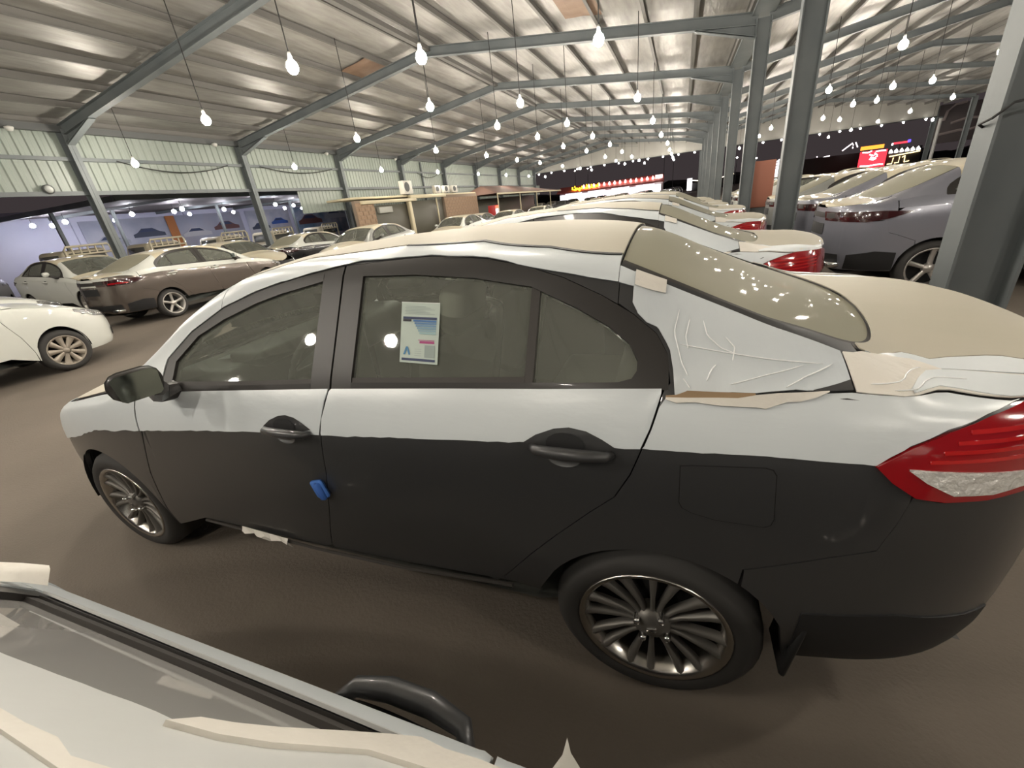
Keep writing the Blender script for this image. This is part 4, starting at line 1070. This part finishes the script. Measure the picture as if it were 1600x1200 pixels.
# ------------------------------------------------------------------ small things on the big sedan
def on_world(p):
    c_, s_ = math.cos(YAW), math.sin(YAW); return (c_ * p[0] - s_ * p[1], s_ * p[0] + c_ * p[1], p[2])
# blue foam door guard
g = empty('door_guard', on_world(on_hero(.155, .695, .012)), YAW, 'blue foam block stuck on the door edge of the dark grey sedan', 'door guard')
rbox('foam', (0, 0, 0), (.060, .022, .078), mat('blue_foam', (.05, .16, .50), .8), g, .012, 2, Matrix.Rotation(-.25, 3, 'Y'))
rbox('foam_ridge', (.012, -.012, 0), (.026, .02, .072), mat('dark_blue_foam', (.035, .12, .42), .8), g, .006, 1, Matrix.Rotation(-.25, 3, 'Y'))
# paper label in the rear door window
def pane_pt(u, v, o=.0):
    """u across, v up on the sheet, stuck to the inside of the rear door glass"""
    c4 = [(.532, 1.153), (.670, 1.149), (.659, 1.312), (.517, 1.318)]
    x = (c4[0][0] * (1 - u) + c4[1][0] * u) * (1 - v) + (c4[3][0] * (1 - u) + c4[2][0] * u) * v
    z = (c4[0][1] * (1 - u) + c4[1][1] * u) * (1 - v) + (c4[3][1] * (1 - u) + c4[2][1] * u) * v
    return on_world(on_hero(x, z, -.004 + o))
def quad(name, u0, v0, u1, v1, m, parent, o, skew=0.):
    nu, nv = 3, 3
    v = [pane_pt(u0 + (u1 - u0) * i / nu + skew * (1 - j / nv), v0 + (v1 - v0) * j / nv, o) for j in range(nv + 1) for i in range(nu + 1)]
    return link(name, pymesh(name, v, [(j * 4 + i, j * 4 + i + 1, j * 4 + i + 5, j * 4 + i + 4) for j in range(nv) for i in range(nu)]), m, parent)
pw = mat('label_paper', (.50, .58, .52), .6)
lab = quad('window_label', 0, 0, 1, 1, pw, None, 0)
tag(lab, 'printed economy label sheet taped inside the rear door window', 'label')
quad('sheet_edge', 0, .985, 1, 1.0, mat('label_white', (.66, .70, .66), .5), lab, .001)
ink = mat('dark_ink', (.03, .045, .11), .6); ink2 = mat('black_ink', (.02, .02, .03), .6)
grey = mat('grey_ink', (.34, .40, .39), .6)
quad('header_band', .06, .715, .94, .755, ink, lab, .0015)
quad('header_tab', .06, .675, .28, .712, ink2, lab, .0015)
for i in range(6):
    t_ = i / 5
    quad('grade_bar', .33 + .035 * i, .675 - .040 * i, .93, .707 - .040 * i, mat('grade_ink', (.06 + .24 * t_, .17 + .28 * t_, .40 + .06 * t_), .6), lab, .0015)
quad('pink_bar', .52, .325, .90, .365, mat('pink_ink', (.40, .06, .20), .6), lab, .0015)
quad('pink_rule', .48, .372, .90, .382, mat('pink_ink', (.40, .06, .20), .6), lab, .0015)
for i in range(6): quad('text_line', .10 + .03 * (i % 2), .80 + .025 * i, .88 - .12 * (i % 3), .808 + .025 * i, grey, lab, .0015)
for i in range(4): quad('text_line', .40, .12 + .035 * i, .58, .126 + .035 * i, grey, lab, .0015)
quad('grey_field', .66, .10, .92, .30, mat('pale_grey_ink', (.30, .36, .34), .6), lab, .0015)
quad('footer_band', .06, .035, .94, .075, ink, lab, .0015)
blue = mat('logo_ink', (.06, .20, .38), .6)
lg = MB()
lv = [pane_pt(u, v, .002) for u, v in ((.10, .13), (.17, .26), (.22, .26), (.29, .13), (.24, .13), (.195, .215), (.15, .13))]
lg.add(lv, [(0, 1, 5, 6), (1, 2, 5), (2, 3, 4, 5)]); lg.build('letter_mark', blue, lab)
# crumpled paper tucked under the sill
v = []
for i in range(13):
    t_ = i / 12; x = -.43 + .27 * t_
    v += [on_world((x, -.866, .382 - .012 * t_)), on_world((x + .005, -.878 - .006 * math.sin(i * 1.7), .362 - .010 * t_ + .003 * math.cos(i * 2.1))), on_world((x + .02, -.862 - .010 * math.sin(i * 1.1 + 1), .342 - .006 * t_ + .005 * math.sin(i * 1.9) + (.018 if i < 3 else 0)))]
o = link('sill_wrapper', pymesh('sill_wrapper', v, [(3 * i + j, 3 * i + j + 1, 3 * i + 4 + j, 3 * i + 3 + j) for i in range(12) for j in range(2)], False), M['film_torn'])
tag(o, 'torn white wrapper caught on the sill of the dark grey sedan', 'wrapper')


# loose film on the car below the viewer
def flap(name, ring, label, parent, seed=0):
    rg = random.Random(seed); v = []
    for row_ in ring: v += [(a + rg.uniform(-.006, .006), b + rg.uniform(-.006, .006), c + rg.uniform(-.008, .008)) for a, b, c in row_]
    n0 = len(ring[0]); f = [(i * n0 + j, i * n0 + j + 1, (i + 1) * n0 + j + 1, (i + 1) * n0 + j) for i in range(len(ring) - 1) for j in range(n0 - 1)]
    o = link(name, pymesh(name, v, f, True), M['film_torn'], parent)
    if label: o['label'] = label
    return o

# the white sheet draped over the top of the near car's window, its folds and loose tips
def on_near(name, lo_, hi_, a, b, m, off, wob=.0, seed=1):
    p1, p2 = panel(HS, name, m, near, C(HS, 'z', lo_), C(HS, 'z', hi_), a, b, off=off, thick=.004, step=.03, wob=wob, seed=seed)
    bpy.data.objects.remove(p1)
DTOP = [(-.75, 1.06), (-.66, 1.14), (-.531, 1.232), (-.347, 1.316), (-.166, 1.366), (-.03, 1.394), (.095, 1.414), (.254, 1.434), (.40, 1.440)]
on_near('draped_sheet', [(-.46, 1.270), (-.07, 1.262), (.10, 1.248), (.143, 1.243), (.160, 1.195), (.20, 1.118), (.40, 1.112)], [(-.46, 1.272), (-.40, 1.296)] + DTOP[3:], -.455, .40, M['film_dull'], .012, .002, 21)
on_near('sheet_fold', [(-.40, 1.290), (.0, 1.318), (.16, 1.322), (.30, 1.335)], [(-.40, 1.294), (.0, 1.330), (.16, 1.336), (.30, 1.346)], -.40, .30, M['film_torn'], .0135, .003, 22)
on_near('crumpled_edge', [(.10, 1.235), (.135, 1.205), (.16, 1.155), (.20, 1.100), (.32, 1.093)], [(.10, 1.262), (.135, 1.250), (.16, 1.230), (.20, 1.175), (.32, 1.145)], .10, .32, M['film_torn'], .0155, .007, 23)
on_near('sill_film', [(a, b + .001) for a, b in BELT], [(a, b + .017) for a, b in BELT], -.62, .30, M['film_dull'], .006)
FLAPA = [(-.80, .792, 1.052), (-.70, .812, 1.060), (-.639, .823, 1.052)]
FLAPB = [(-.78, .780, 1.046), (-.67, .800, 1.056), (-.610, .818, 1.050)]
FLAPC = [(-.73, .770, 1.040), (-.64, .785, 1.048), (-.582, .806, 1.040)]
TIP = [[(.30, .80, 1.01), (.325, .815, 1.03), (.36, .82, 1.01)], [(.312, .822, 1.04), (.325, .832, 1.045), (.345, .832, 1.035)], [(.323, .850, 1.056), (.3255, .851, 1.056), (.328, .850, 1.054)]]
flap('film_flap', [[(FLAPA[0]), (FLAPA[1]), (FLAPA[2])], [(FLAPB[0]), (FLAPB[1]), (FLAPB[2])], [(FLAPC[0]), (FLAPC[1]), (FLAPC[2])]], 'loose film flap at the mirror foot', near, 3)
flap('film_tip', TIP, 'loose pointed film tip', near, 4)
# ------------------------------------------------------------------ brick kiosk along the left wall
M['brick'] = mat('brown_brick_cladding', (.30, .20, .13), .8, noise=(9, (.36, .25, .17), .3, .7))
M['mortar'] = mat('mortar', (.26, .20, .15), .9)
M['cream'] = mat('cream_timber', (.62, .55, .38), .6)
M['olive'] = mat('olive_glass', (.085, .080, .058), .5)
M['awn'] = mat('brown_awning', (.145, .082, .062), .8, noise=(1.2, (.18, .105, .08), .3, .7))
ks = tag(empty('kiosk', (-14.0, 16.4, gz(20))), 'low office kiosk with brick walls and dark glass along the left wall', 'building')
def brick_wall(y0, y1, h, name='brick_wall'):
    wl_ = rbox(name, (0, (y0 + y1) / 2, h / 2), (.2, y1 - y0, h), M['mortar'], ks, .005, 1)
    mb = MB(); bh, bl = .20, .45
    j = 0; z = .02
    while z + bh < h + .02:
        y = y0 - (bl / 2 if j % 2 else 0)
        while y < y1:
            a, b = max(y, y0), min(y + bl - .02, y1)
            if b - a > .06: mb.box((.105, (a + b) / 2, z + bh / 2), (.04, b - a, bh - .015))
            y += bl
        z += bh; j += 1
    o = mb.build('bricks', M['brick'], wl_); o['kind'] = 'stuff'
brick_wall(0, 1.45, 2.72); brick_wall(9.1, 14.4, 2.80)
rbox('dark_glass', (-.05, 3.2, 1.25), (.06, 3.4, 2.4), M['olive'], ks, .01, 1)
rbox('dark_glass', (-.05, 6.9, 1.3), (.06, 4.2, 2.5), M['olive'], ks, .01, 1)
for y in (4.75, 8.0): rbox('post', (.12, y, 1.3), (.2 if y < 5 else .08, .28 if y < 5 else .09, 2.65), M['cream'], ks, .01, 1)
rbox('roof_beam', (.15, 2.9, 2.62), (.25, 5.0, .16), M['cream'], ks, .01, 1)
rbox('roof_beam', (.15, 7.0, 2.78), (.25, 4.3, .2), M['cream'], ks, .01, 1)
rbox('roof_slab', (-.78, 7.2, 2.85), (1.55, 14.6, .1), M['cream'], ks, .01, 1)
rbox('wall_unit', (.05, 2.4, 2.2), (.2, 1.2, .32), mat('unit_white', (.42, .42, .38), .5), ks, .03, 2)
acm = mat('ac_white', (.62, .60, .54), .5)
def ac(x, y, z, label, rz=0.):
    t = empty('air_conditioner', (x, y, z), rz, label, 'air conditioner', 'outdoor units on the kiosk roof')
    rbox('casing', (0, 0, .36), (.34, .90, .72), acm, t, .03, 2)
    MB().lathe([(.001, .19), (.25, .19), (.26, .175), (.25, .17)], 20, 'y').build('fan_guard', M['steel_dark'], t, False, (0, -.12, .38), (0, 0, -PI / 2))
    rbox('foot', (0, 0, -.01), (.36, .1, .04), M['steel_dark'], t, .005, 1)
    return t
ac(-13.9, 21.15, 2.93 + gz(20), 'large outdoor cooling unit standing on the kiosk roof')
for i, y in enumerate((25.1, 26.3, 27.5)): 
    o = ac(-13.9, y - .4, 2.93 + gz(20), 'small outdoor cooling unit of the row of three, %s' % ['left one', 'middle one', 'right one'][i]); o.scale = (.75, .8, .62)
# brown awning beyond the kiosk
aw = tag(empty('awning', (-14.2, 31.2, gz(28))), 'brown pitched awning on thin posts beyond the brick kiosk', 'awning')
z0, z1 = 2.55, 3.45
L_ = 22.
v = [(1.9, .0, z0 + .2), (1.9, L_ - 2, z0 + .15), (-1.5, .0, z0 + .2), (-1.5, L_ - 2, z0 + .15), (0, 1.2, z1), (0, 8., z1), (0, L_ - 4, z0 + .55)]
MB().add(v, [(0, 1, 6, 5, 4), (2, 4, 5, 6, 3), (0, 4, 2), (1, 3, 6)]).build('awning_sheet', M['awn'], aw)
MB().bar((1.92, 0, z0 + .16), (1.92, L_ - 2, z0 + .11), .06, .12).build('fascia', M['cream'], aw)
for y in (0.2, 5.5, 10.5, 15.5): MB().tube([(1.85, y, -.1), (1.85, y, z0 + .15)], .05, 8).build('post', M['cream'], aw)
rbox('back_wall', (-1.4, 10, 1.2), (.1, 19, 2.6), M['olive'], aw, .01, 1)
vd = tag(empty('drinks_cooler', (-12.2, 29.9, gz(28))), 'tall red and white lit drinks cooler under the awning', 'cooler')
rbox('cabinet', (0, 0, .95), (.6, .65, 1.9), mat('cooler_red', (.40, .02, .02), .4), vd, .03, 2)
rbox('lit_panel', (.31, 0, .9), (.02, .5, 1.5), glow('cooler_light', (1, .78, .76), 1.1), vd, .005, 1)
rbox('header', (.31, 0, 1.75), (.02, .55, .22), glow('cooler_head', (1, .10, .05), 1.2), vd, .005, 1)

# ------------------------------------------------------------------ neighbouring yard seen through the opening in the left wall
nb = tag(empty('canopy', (-24, 14, 0)), 'low dark canopy of the neighbouring yard with white lamps', 'canopy')
cd = mat('purple_grey_soffit', (.10, .088, .095), .7)
v = []
for y in np.linspace(-5.2, 20, 24):
    for i, x in enumerate((-5.0, -2.5, 0, 2.5, 5.4)): v.append((x, y, 3.45 - .012 * (x + 5) + .03 * (i % 2)))
MB().add(v, [(j * 5 + i, j * 5 + i + 1, (j + 1) * 5 + i + 1, (j + 1) * 5 + i) for j in range(23) for i in range(4)]).build('soffit', cd, nb)
MB().bar((5.45, -5.2, 3.37), (5.45, 20, 3.37), .08, .2).bar((-5, -5.2, 3.40), (5.45, -5.2, 3.34), .08, .2).build('edge_beam', M['steel'], nb)
for y in (-5.1, -2.9, 2.2, 7.4, 12.6, 17.8):
    MB().bar((.5, y, -.1), (.5, y, 3.4), .12, .12, (0, 1, 0)).build('post', M['steel'], nb)
    MB().bar((-5, y, 3.38), (5.4, y, 3.33), .1, .14).build('soffit_beam', M['steel'], nb)
pl_b = MB().lathe([(.001, -.1), (.08, -.06), (.1, 0), (.06, .08), (.001, .1)], 10).mesh('bulb', True); pl_b.materials.append(glow('neighbour_lamp_light', (.93, .93, 1.0), 48))
NL = [(-26.4, 9.3), (-27.4, 10.4), (-25.0, 9.9), (-22.3, 11.2), (-26.5, 12.6), (-22.2, 13.0), (-20.6, 12.4), (-19.6, 15.6), (-25.1, 15.6), (-26.0, 19.0), (-22.7, 16.0), (-21.0, 18.0), (-25.2, 22.4), (-22.8, 21.0), (-19.8, 21.3), (-26.8, 25.5)]
for i, (x, y) in enumerate(NL):
    t = tag(empty('canopy_lamp', (x, y, 3.0)), '%s bulb from the near end under the neighbouring canopy' % ORD[i], 'lamp', 'bulbs under the neighbouring canopy')
    link('bulb', pl_b, None, t); MB().tube([(0, 0, .08), (0, 0, .36)], .01, 4).build('cord', M['cord'], t)
# white boundary wall with car posters
bw = tag(empty('boundary_wall', (-29.5, 4, 0)), 'long bluish white boundary wall behind the neighbouring yard', 'wall')
rbox('wall_slab', (0, 14, 1.75), (.2, 44, 4.1), M['white_wall'], bw, .01, 1)
for i, y in enumerate((2., 8., 14., 20., 26.)): rbox('wall_joint', (.105, y, 1.8), (.02, .05, 4.0), mat('joint_grey', (.36, .37, .50), .6), bw, .003, 1)
def poster(y0, y1, seed):
    rg = random.Random(seed)
    t = tag(empty('car_poster', (-29.36, (y0 + y1) / 2, 0)), 'large car poster on the white boundary wall, %s' % {1: 'leftmost, blue car', 2: 'middle, silver cars', 3: 'third, pale car', 4: 'rightmost, dark blue'}[seed], 'poster', 'posters on the boundary wall')
    w = y1 - y0
    rbox('sheet', (0, 0, 2.05), (.03, w, 2.3), mat('poster_ground', (.34, .36, .46), .5, noise=(.9, [(.42, .43, .52), (.36, .36, .44), (.48, .48, .55), (.10, .17, .26)][seed - 1], .35, .6)), t, .01, 1)
    for q in range(2):
        yc = -w * .24 + q * w * .46; cw = w * .40; zc_ = 1.85 + .25 * q
        prof = [(-.5, 0), (-.5, .16), (-.36, .24), (-.2, .44), (.14, .44), (.34, .24), (.5, .18), (.5, 0)]
        cols = [(.04, .10, .34), (.30, .32, .38), (.48, .48, .52), (.04, .05, .09), (.12, .05, .05)]
        MB().add([(.02 + .004 * q, yc + a * cw, zc_ + b * cw * .62) for a, b in prof], [tuple(range(8))]).build('printed_car', mat('poster_ink', cols[(seed + 2 * q) % 5], .5), t)
        MB().add([(.026 + .004 * q, yc + a * cw, zc_ + b * cw * .62) for a, b in ((-.3, .26), (-.17, .41), (.11, .41), (.26, .26))], [(0, 1, 2, 3)]).build('printed_window', ink, t)
poster(12.3, 16.8, 1); poster(17.2, 22.0, 2); poster(22.4, 26.4, 3); poster(26.8, 33.5, 4)
o = rbox('orange_banner', (-29.3, 17.0, 2.0), (.04, .55, 2.4), mat('orange_cloth', (.42, .16, .05), .7)); tag(o, 'narrow orange banner between two car posters', 'banner')

# ------------------------------------------------------------------ lit shops and signs beyond the lot
def strokes(name, paths, o, ux, uz, m, parent, r):
    """neon lettering: strokes given in a plane (u across, v up)"""
    mb = MB()
    for p in paths: mb.tube([tuple(np.array(o) + np.array(ux) * a + np.array(uz) * b) for a, b in p], r, 5)
    return mb.build(name, m, parent)
sh = tag(empty('shop', (-11.2, 82, gz(60))), 'long white lit shop with a red roof and yellow lettering, far beyond the lot', 'shop')
sh.scale = (1, 1, .88)
shopw = glow('shop_light', (.93, .92, 1.0), .55)
rbox('shop_front', (0, 1, 1.5), (18.6, 1.2, 3.1), mat('shop_white', (.70, .68, .72), .5), sh, .02, 1)
for i in range(17):
    x = -8.8 + 1.08 * i
    rbox('lit_window', (x, .36, 1.38), (1.0, .06, 2.5 if i % 4 else 2.1), shopw, sh, .01, 1)
mb = MB()
redr = mat('red_roof', (.55, .13, .12), .6)
MB().add([(-9.6, -.9, 2.95), (9.5, -.9, 2.95), (9.3, 1.6, 4.25), (-9.4, 1.6, 3.95)], [(0, 1, 2, 3)]).add([(-9.6, -.9, 2.75), (9.5, -.9, 2.75), (9.5, -.9, 2.95), (-9.6, -.9, 2.95)], [(0, 1, 2, 3)]).build('red_roof', redr, sh)
upl = MB().lathe([(.001, .0), (.16, .02), (.13, .26), (.001, .5)], 8).mesh('roof_lamp', True); upl.materials.append(glow('pink_uplight', (1, .55, .47), 12.))
for i in range(15): link('roof_lamp', upl, None, sh, (-4.6 + .94 * i, .1, 3.5))
yel = glow('yellow_neon', (1.0, .62, .02), 1.7)
A1 = [[(0, 0), (0, .7)], [(.25, .0), (.6, -.1), (.9, .05), (.95, .4)], [(.6, .05), (.6, .5)], [(1.1, .0), (1.5, -.1), (1.7, .15), (1.4, .3), (1.2, .1)], [(1.9, 0), (1.9, .75)], [(.4, .75), (.55, .72)], [(1.3, -.35), (1.5, -.35)]]
A2 = [[(0, 0), (.4, -.1), (.7, .05), (.7, .45), (.35, .35), (.4, .1)], [(1., -.1), (1.3, .0), (1.6, -.05), (1.65, .35)], [(1.3, 0), (1.3, .3)], [(1.9, 0), (2.2, -.05), (2.4, .2), (2.1, .35)], [(2.6, -.05), (2.6, .8)], [(.3, .7), (.5, .7)], [(1.2, .6), (1.4, .6)]]
strokes('sign_lettering', A1, (-6.5, -1.0, 3.25), (.95, 0, 0), (0, 0, .75), yel, sh, .13)
strokes('sign_lettering', A2, (-4.2, -1.0, 3.35), (.95, 0, 0), (0, 0, .75), yel, sh, .13)
rbox('parapet_end', (8.6, .4, 3.5), (1.2, .8, 1.2), glow('parapet_glow', (.9, .72, .66), .7), sh, .02, 1)

def street_lamp(x, y, h, label, col=(1, .95, .86), s=14.):
    t = tag(empty('street_lamp', (x, y, gz(y))), label, 'street lamp', 'far street lamps')
    MB().tube([(0, 0, 0), (0, 0, h)], [.08, .05], 6).build('pole', M['steel_dark'], t)
    MB().lathe([(.001, -.1), (.16, -.06), (.2, .02), (.1, .12), (.001, .14)], 8, c=(0, 0, h)).build('lamp_head', glow('street_light', col, s), t)
for i, (x, h) in enumerate(((-24.0, 7.5), (-20.8, 7.6), (-2.9, 9.4), (-.9, 9.6), (12.2, 5.6), (16.0, 5.0))):
    street_lamp(x, 112, h, 'far street lamp above the dark horizon, %s from the left' % ORD[i])

sky_m = mat('far_trees', (.012, .012, .012), .9)
tl_ = MB()
rg = random.Random(4)
v = []; n_ = 60
for i in range(n_ + 1): 
    x = -60 + 150 * i / n_; v += [(x, 135, -1), (x, 135, 1.2 + rg.uniform(0, 1.6)), (x, 141, 1.0 + rg.uniform(0, 2.2)), (x, 142, -1)]
f = [(4 * i + j, 4 * i + 4 + j, 4 * i + 5 + j, 4 * i + 1 + j) for i in range(n_) for j in range(3)]
o = link('far_hedge', pymesh('far_hedge', v, f), sky_m); tag(o, 'dark far hedge line below the night sky', 'hedge', kind='stuff')

# white lit pavilion and swags right of the shop
pv = tag(empty('pavilion', (6.2, 96, gz(60))), 'small white lit pavilion with a lit swag right of the red roofed shop', 'pavilion')
rbox('lit_front', (-3.6, 0, 1.4), (.9, .5, 2.2), glow('pavilion_light', (.95, .9, .95), .9), pv, .02, 1)
MB().tube([(-3.2, 0, 2.1), (-1, 0, 1.75), (1.5, 0, 1.9), (4.2, 0, 2.4)], .10, 6).build('lit_swag', glow('swag_light', (1, .88, .66), .8), pv)
rbox('dark_hall', (0, 1.5, .9), (7.5, 2, 1.4), mat('dark_hall', (.02, .02, .02), .8), pv, .02, 1)
wb = tag(empty('tent', (16.6, 95, gz(60) + .5)), 'white lit tent front between the two nearest columns', 'tent')
wb.scale = (.62, 1, 1)
MB().add([(-1.6, 0, -.5), (1.6, 0, -.5), (1.6, 0, 3.4), (.6, 0, 2.9), (-.6, 0, 2.9), (-1.6, 0, 3.2), (-1.6, .5, -.5), (1.6, .5, -.5), (1.6, .5, 3.4), (.6, .5, 2.9), (-.6, .5, 2.9), (-1.6, .5, 3.2)], [(0, 1, 2, 3, 4, 5), (5, 4, 10, 11), (4, 3, 9, 10), (3, 2, 8, 9), (11, 10, 9, 8, 7, 6)]).build('lit_sheet', glow('tent_light', (.9, .84, .9), .75), wb)
for z in (1.5, 2.0, 2.5): rbox('dark_line', (0, -.05, z + .4), (2.6, .05, .10), mat('tent_line', (.10, .09, .11), .8), wb, .01, 1)

# neon signs on the right
rs = tag(empty('red_billboard', (28.0, 84, gz(60))), 'glowing red billboard with white lettering and an orange top strip', 'sign')
rbox('red_face', (0, 0, 2.0), (3.3, .2, 2.3), glow('red_light', (1, .04, .06), .62), rs, .03, 1)
rbox('orange_strip', (-.3, -.02, 3.62), (2.8, .2, .5), glow('orange_light', (1, .25, .03), .9), rs, .03, 1)
wn = glow('white_neon', (1, .86, .90), 1.6)
strokes('lettering', [[(-1.4, 1.0), (-.8, .92), (-.3, 1.08)], [(.2, .92), (.8, 1.0), (1.4, .95)], [(-.5, .62), (.0, .42), (.4, .6), (.1, .72)], [(-.3, .25), (.15, .08), (.5, .3), (.45, .5)], [(-.4, .0), (.1, -.12), (.4, .0)], [(-1.4, -.85), (-.5, -.95), (.5, -.85), (1.4, -.9)]], (0, -.18, 2.05), (1, 0, 0), (0, 0, 1), wn, rs, .085)
MB().tube([(-1.5, .2, -.1), (-1.5, .2, 2)], .1, 6).tube([(1.5, .2, -.1), (1.5, .2, 2)], .1, 6).build('legs', M['steel_dark'], rs)
wsn = tag(empty('white_sign', (32.4, 86, 0.02)), 'row of white neon letters right of the red billboard', 'sign')
wsn.scale = (.62, 1, .74)
rbox('sign_board', (0, 0, 2.1), (6.6, .2, 3.2), mat('sign_dark', (.05, .045, .045), .6), wsn, .03, 1)
strokes('lettering', [[(-3.0 + 1.05 * i, 3.2), (-2.75 + 1.05 * i, 3.55), (-2.5 + 1.05 * i, 3.2)] for i in range(6)] + [[(-3.0 + 1.05 * i, 3.0), (-2.3 + 1.05 * i, 3.05)] for i in range(6)], (0, -.16, 0), (1, 0, 0), (0, 0, 1), glow('white_neon_b', (1, .95, .92), 1.5), wsn, .12)
strokes('yellow_lettering', [[(-2.8, 2.3), (3.0, 2.7)], [(-2.9, .9), (-2.0, .9), (-1.9, 2.0)], [(-1.5, 1.0), (-.7, 1.0), (-.7, 2.1)], [(-.2, 1.9), (.3, 2.2), (.4, 1.0), (1.3, 1.1)]], (0, -.16, 0), (1, 0, 0), (0, 0, 1), glow('pale_yellow_neon', (1, .75, .34), 1.0), wsn, .10)
MB().tube([(-2, .2, -.6), (-2, .2, 2)], .1, 6).tube([(2, .2, -.6), (2, .2, 2)], .1, 6).build('legs', M['steel_dark'], wsn)
rb_ = tag(empty('red_neon_bar', (33.1, 90, gz(60))), 'thin red neon bar with a blue end above the white letters', 'sign')
rbox('red_tube', (0, 0, 3.9), (1.8, .2, .26), glow('red_tube_light', (.9, .04, .06), .8), rb_, .05, 1)
rbox('blue_end', (1.05, 0, 4.0), (.36, .22, .38), glow('blue_light', (.10, .06, 1.), 1.1), rb_, .05, 1)
rbox('white_end', (-1.0, 0, 3.8), (.2, .22, .3), wn, rb_, .05, 1)
MB().tube([(0, .1, -.1), (0, .1, 3.9)], .07, 6).build('pole', M['steel_dark'], rb_)
nz = tag(empty('neon_zigzag', (27.0, 92, gz(60))), 'white neon zigzag on a dark roof left of the red billboard', 'sign')
strokes('zigzag', [[(-.9, 0), (.35, .95), (.5, .6)], [(.75, 1.0), (1.15, .25)], [(.45, .4), (.5, .15)]], (0, 0, 3.85), (1, 0, 0), (0, 0, 1), wn, nz, .075)
rbox('dark_roof', (-2, 1, 1.6), (8, 1, 3.3), mat('dark_block', (.028, .022, .021), .8), nz, .02, 1)
sl = tag(empty('pink_neon_row', (24.0, 100, gz(60))), 'row of pink white neon lettering seen right of the near column', 'sign')
strokes('lettering', [[(-3.6, .5), (-3.4, .9), (-3.0, .6)], [(-2.6, .4), (-2., .5)], [(-1.8, 1.0), (-.4, .85), (1.2, 1.0), (2.4, 1.3)], [(-1.8, .3), (.6, .6)], [(-.8, -.8), (-.3, -.7)], [(.4, 1.5), (.5, 1.3)], [(1.6, .6), (2.0, .7)]], (0, 0, 2.55), (1, 0, 0), (0, 0, .7), wn, sl, .085)
rbox('dark_base', (0, .6, 1.2), (9, .5, 2.4), mat('dark_base', (.03, .022, .02), .8), sl, .02, 1)
# dim hoarding and pylon sign near the nearest column
hd = tag(empty('hoarding', (27.2, 59., gz(50) - .2)), 'dim grey hoarding with unlit script beside the lit post', 'sign')
rbox('board', (0, 0, 4.6), (4.6, .2, 3.4), mat('hoarding_grey', (.115, .098, .10), .6), hd, .03, 1)
strokes('lettering', [[(-1.8, .2), (-1.7, 1.0), (-1.2, 1.5), (-.4, 1.6)], [(-1.2, -.1), (0, .2), (.9, .1), (1.7, .6)], [(-1.9, -1.0), (-.4, -.8), (.2, -.9), (1.8, -.5)]], (0, -.15, 4.7), (1, 0, 0), (0, 0, 1), mat('dim_letters', (.42, .36, .35), .5), hd, .12)
MB().tube([(-2, .2, 0), (-2, .2, 4)], .12, 8).tube([(1.2, .2, 0), (1.2, .2, 4)], .12, 8).build('legs', M['steel'], hd)
pyl = tag(empty('pylon_sign', (15.6, 28.5, gz(28))), 'tall white pylon sign with a red top, half hidden by the nearest column', 'sign')
rbox('sign_face', (0, 0, 3.25), (1.7, .3, 1.75), mat('pylon_white', (.50, .50, .44), .5), pyl, .06, 2)
rbox('red_top', (-.1, -.16, 3.88), (1.3, .02, .36), mat('pylon_red', (.34, .08, .06), .5), pyl, .01, 1)
rbox('grey_mark', (-.1, -.16, 3.35), (1.2, .02, .3), mat('pylon_grey', (.20, .18, .16), .5), pyl, .01, 1)
MB().tube([(0, 0, -.1), (0, 0, 2.2)], .12, 8).build('post', M['steel'], pyl)
wp = tag(empty('lit_post', (23.45, 54.6, gz(53))), 'thin white lit post at the right end of the gable', 'post')
MB().tube([(0, 0, 0), (0, 0, 4.75)], .14, 8).build('shaft', mat('post_white', (.75, .75, .72), .4), wp)
MB().lathe([(.001, -.05), (.2, -.02), (.2, .06), (.001, .1)], 8, c=(0, 0, 4.8)).build('cap', M['steel'], wp)
# terracotta box hung on the third column
bx = tag(empty('red_box', (3.50, 13.75, gz(13.75))), 'terracotta coloured cabinet fixed beside the second visible column', 'cabinet')
rbox('cabinet', (0, 0, 1.38), (.66, .42, 1.26), mat('terracotta', (.33, .125, .08), .6), bx, .02, 2)
rbox('door_edge', (-.30, -.01, 1.38), (.03, .44, 1.18), mat('terracotta_dark', (.25, .06, .05), .6), bx, .005, 1)
rbox('stand', (0, 0, .38), (.5, .34, .8), M['steel_dark'], bx, .01, 1)
o = MB().tube([(3.45, 1.63, 1.90), (3.28, 1.645, 1.80), (2.95, 1.645, 1.76), (2.885, 1.66, 1.70), (2.88, 1.76, 1.68), (3.02, 1.90, 1.62), (3.16, 2.1, 1.45), (3.3, 2.5, 1.2)], .007, 5).build('wire', M['cord'])
tag(o, 'black wire looped round the nearest column', 'wire')
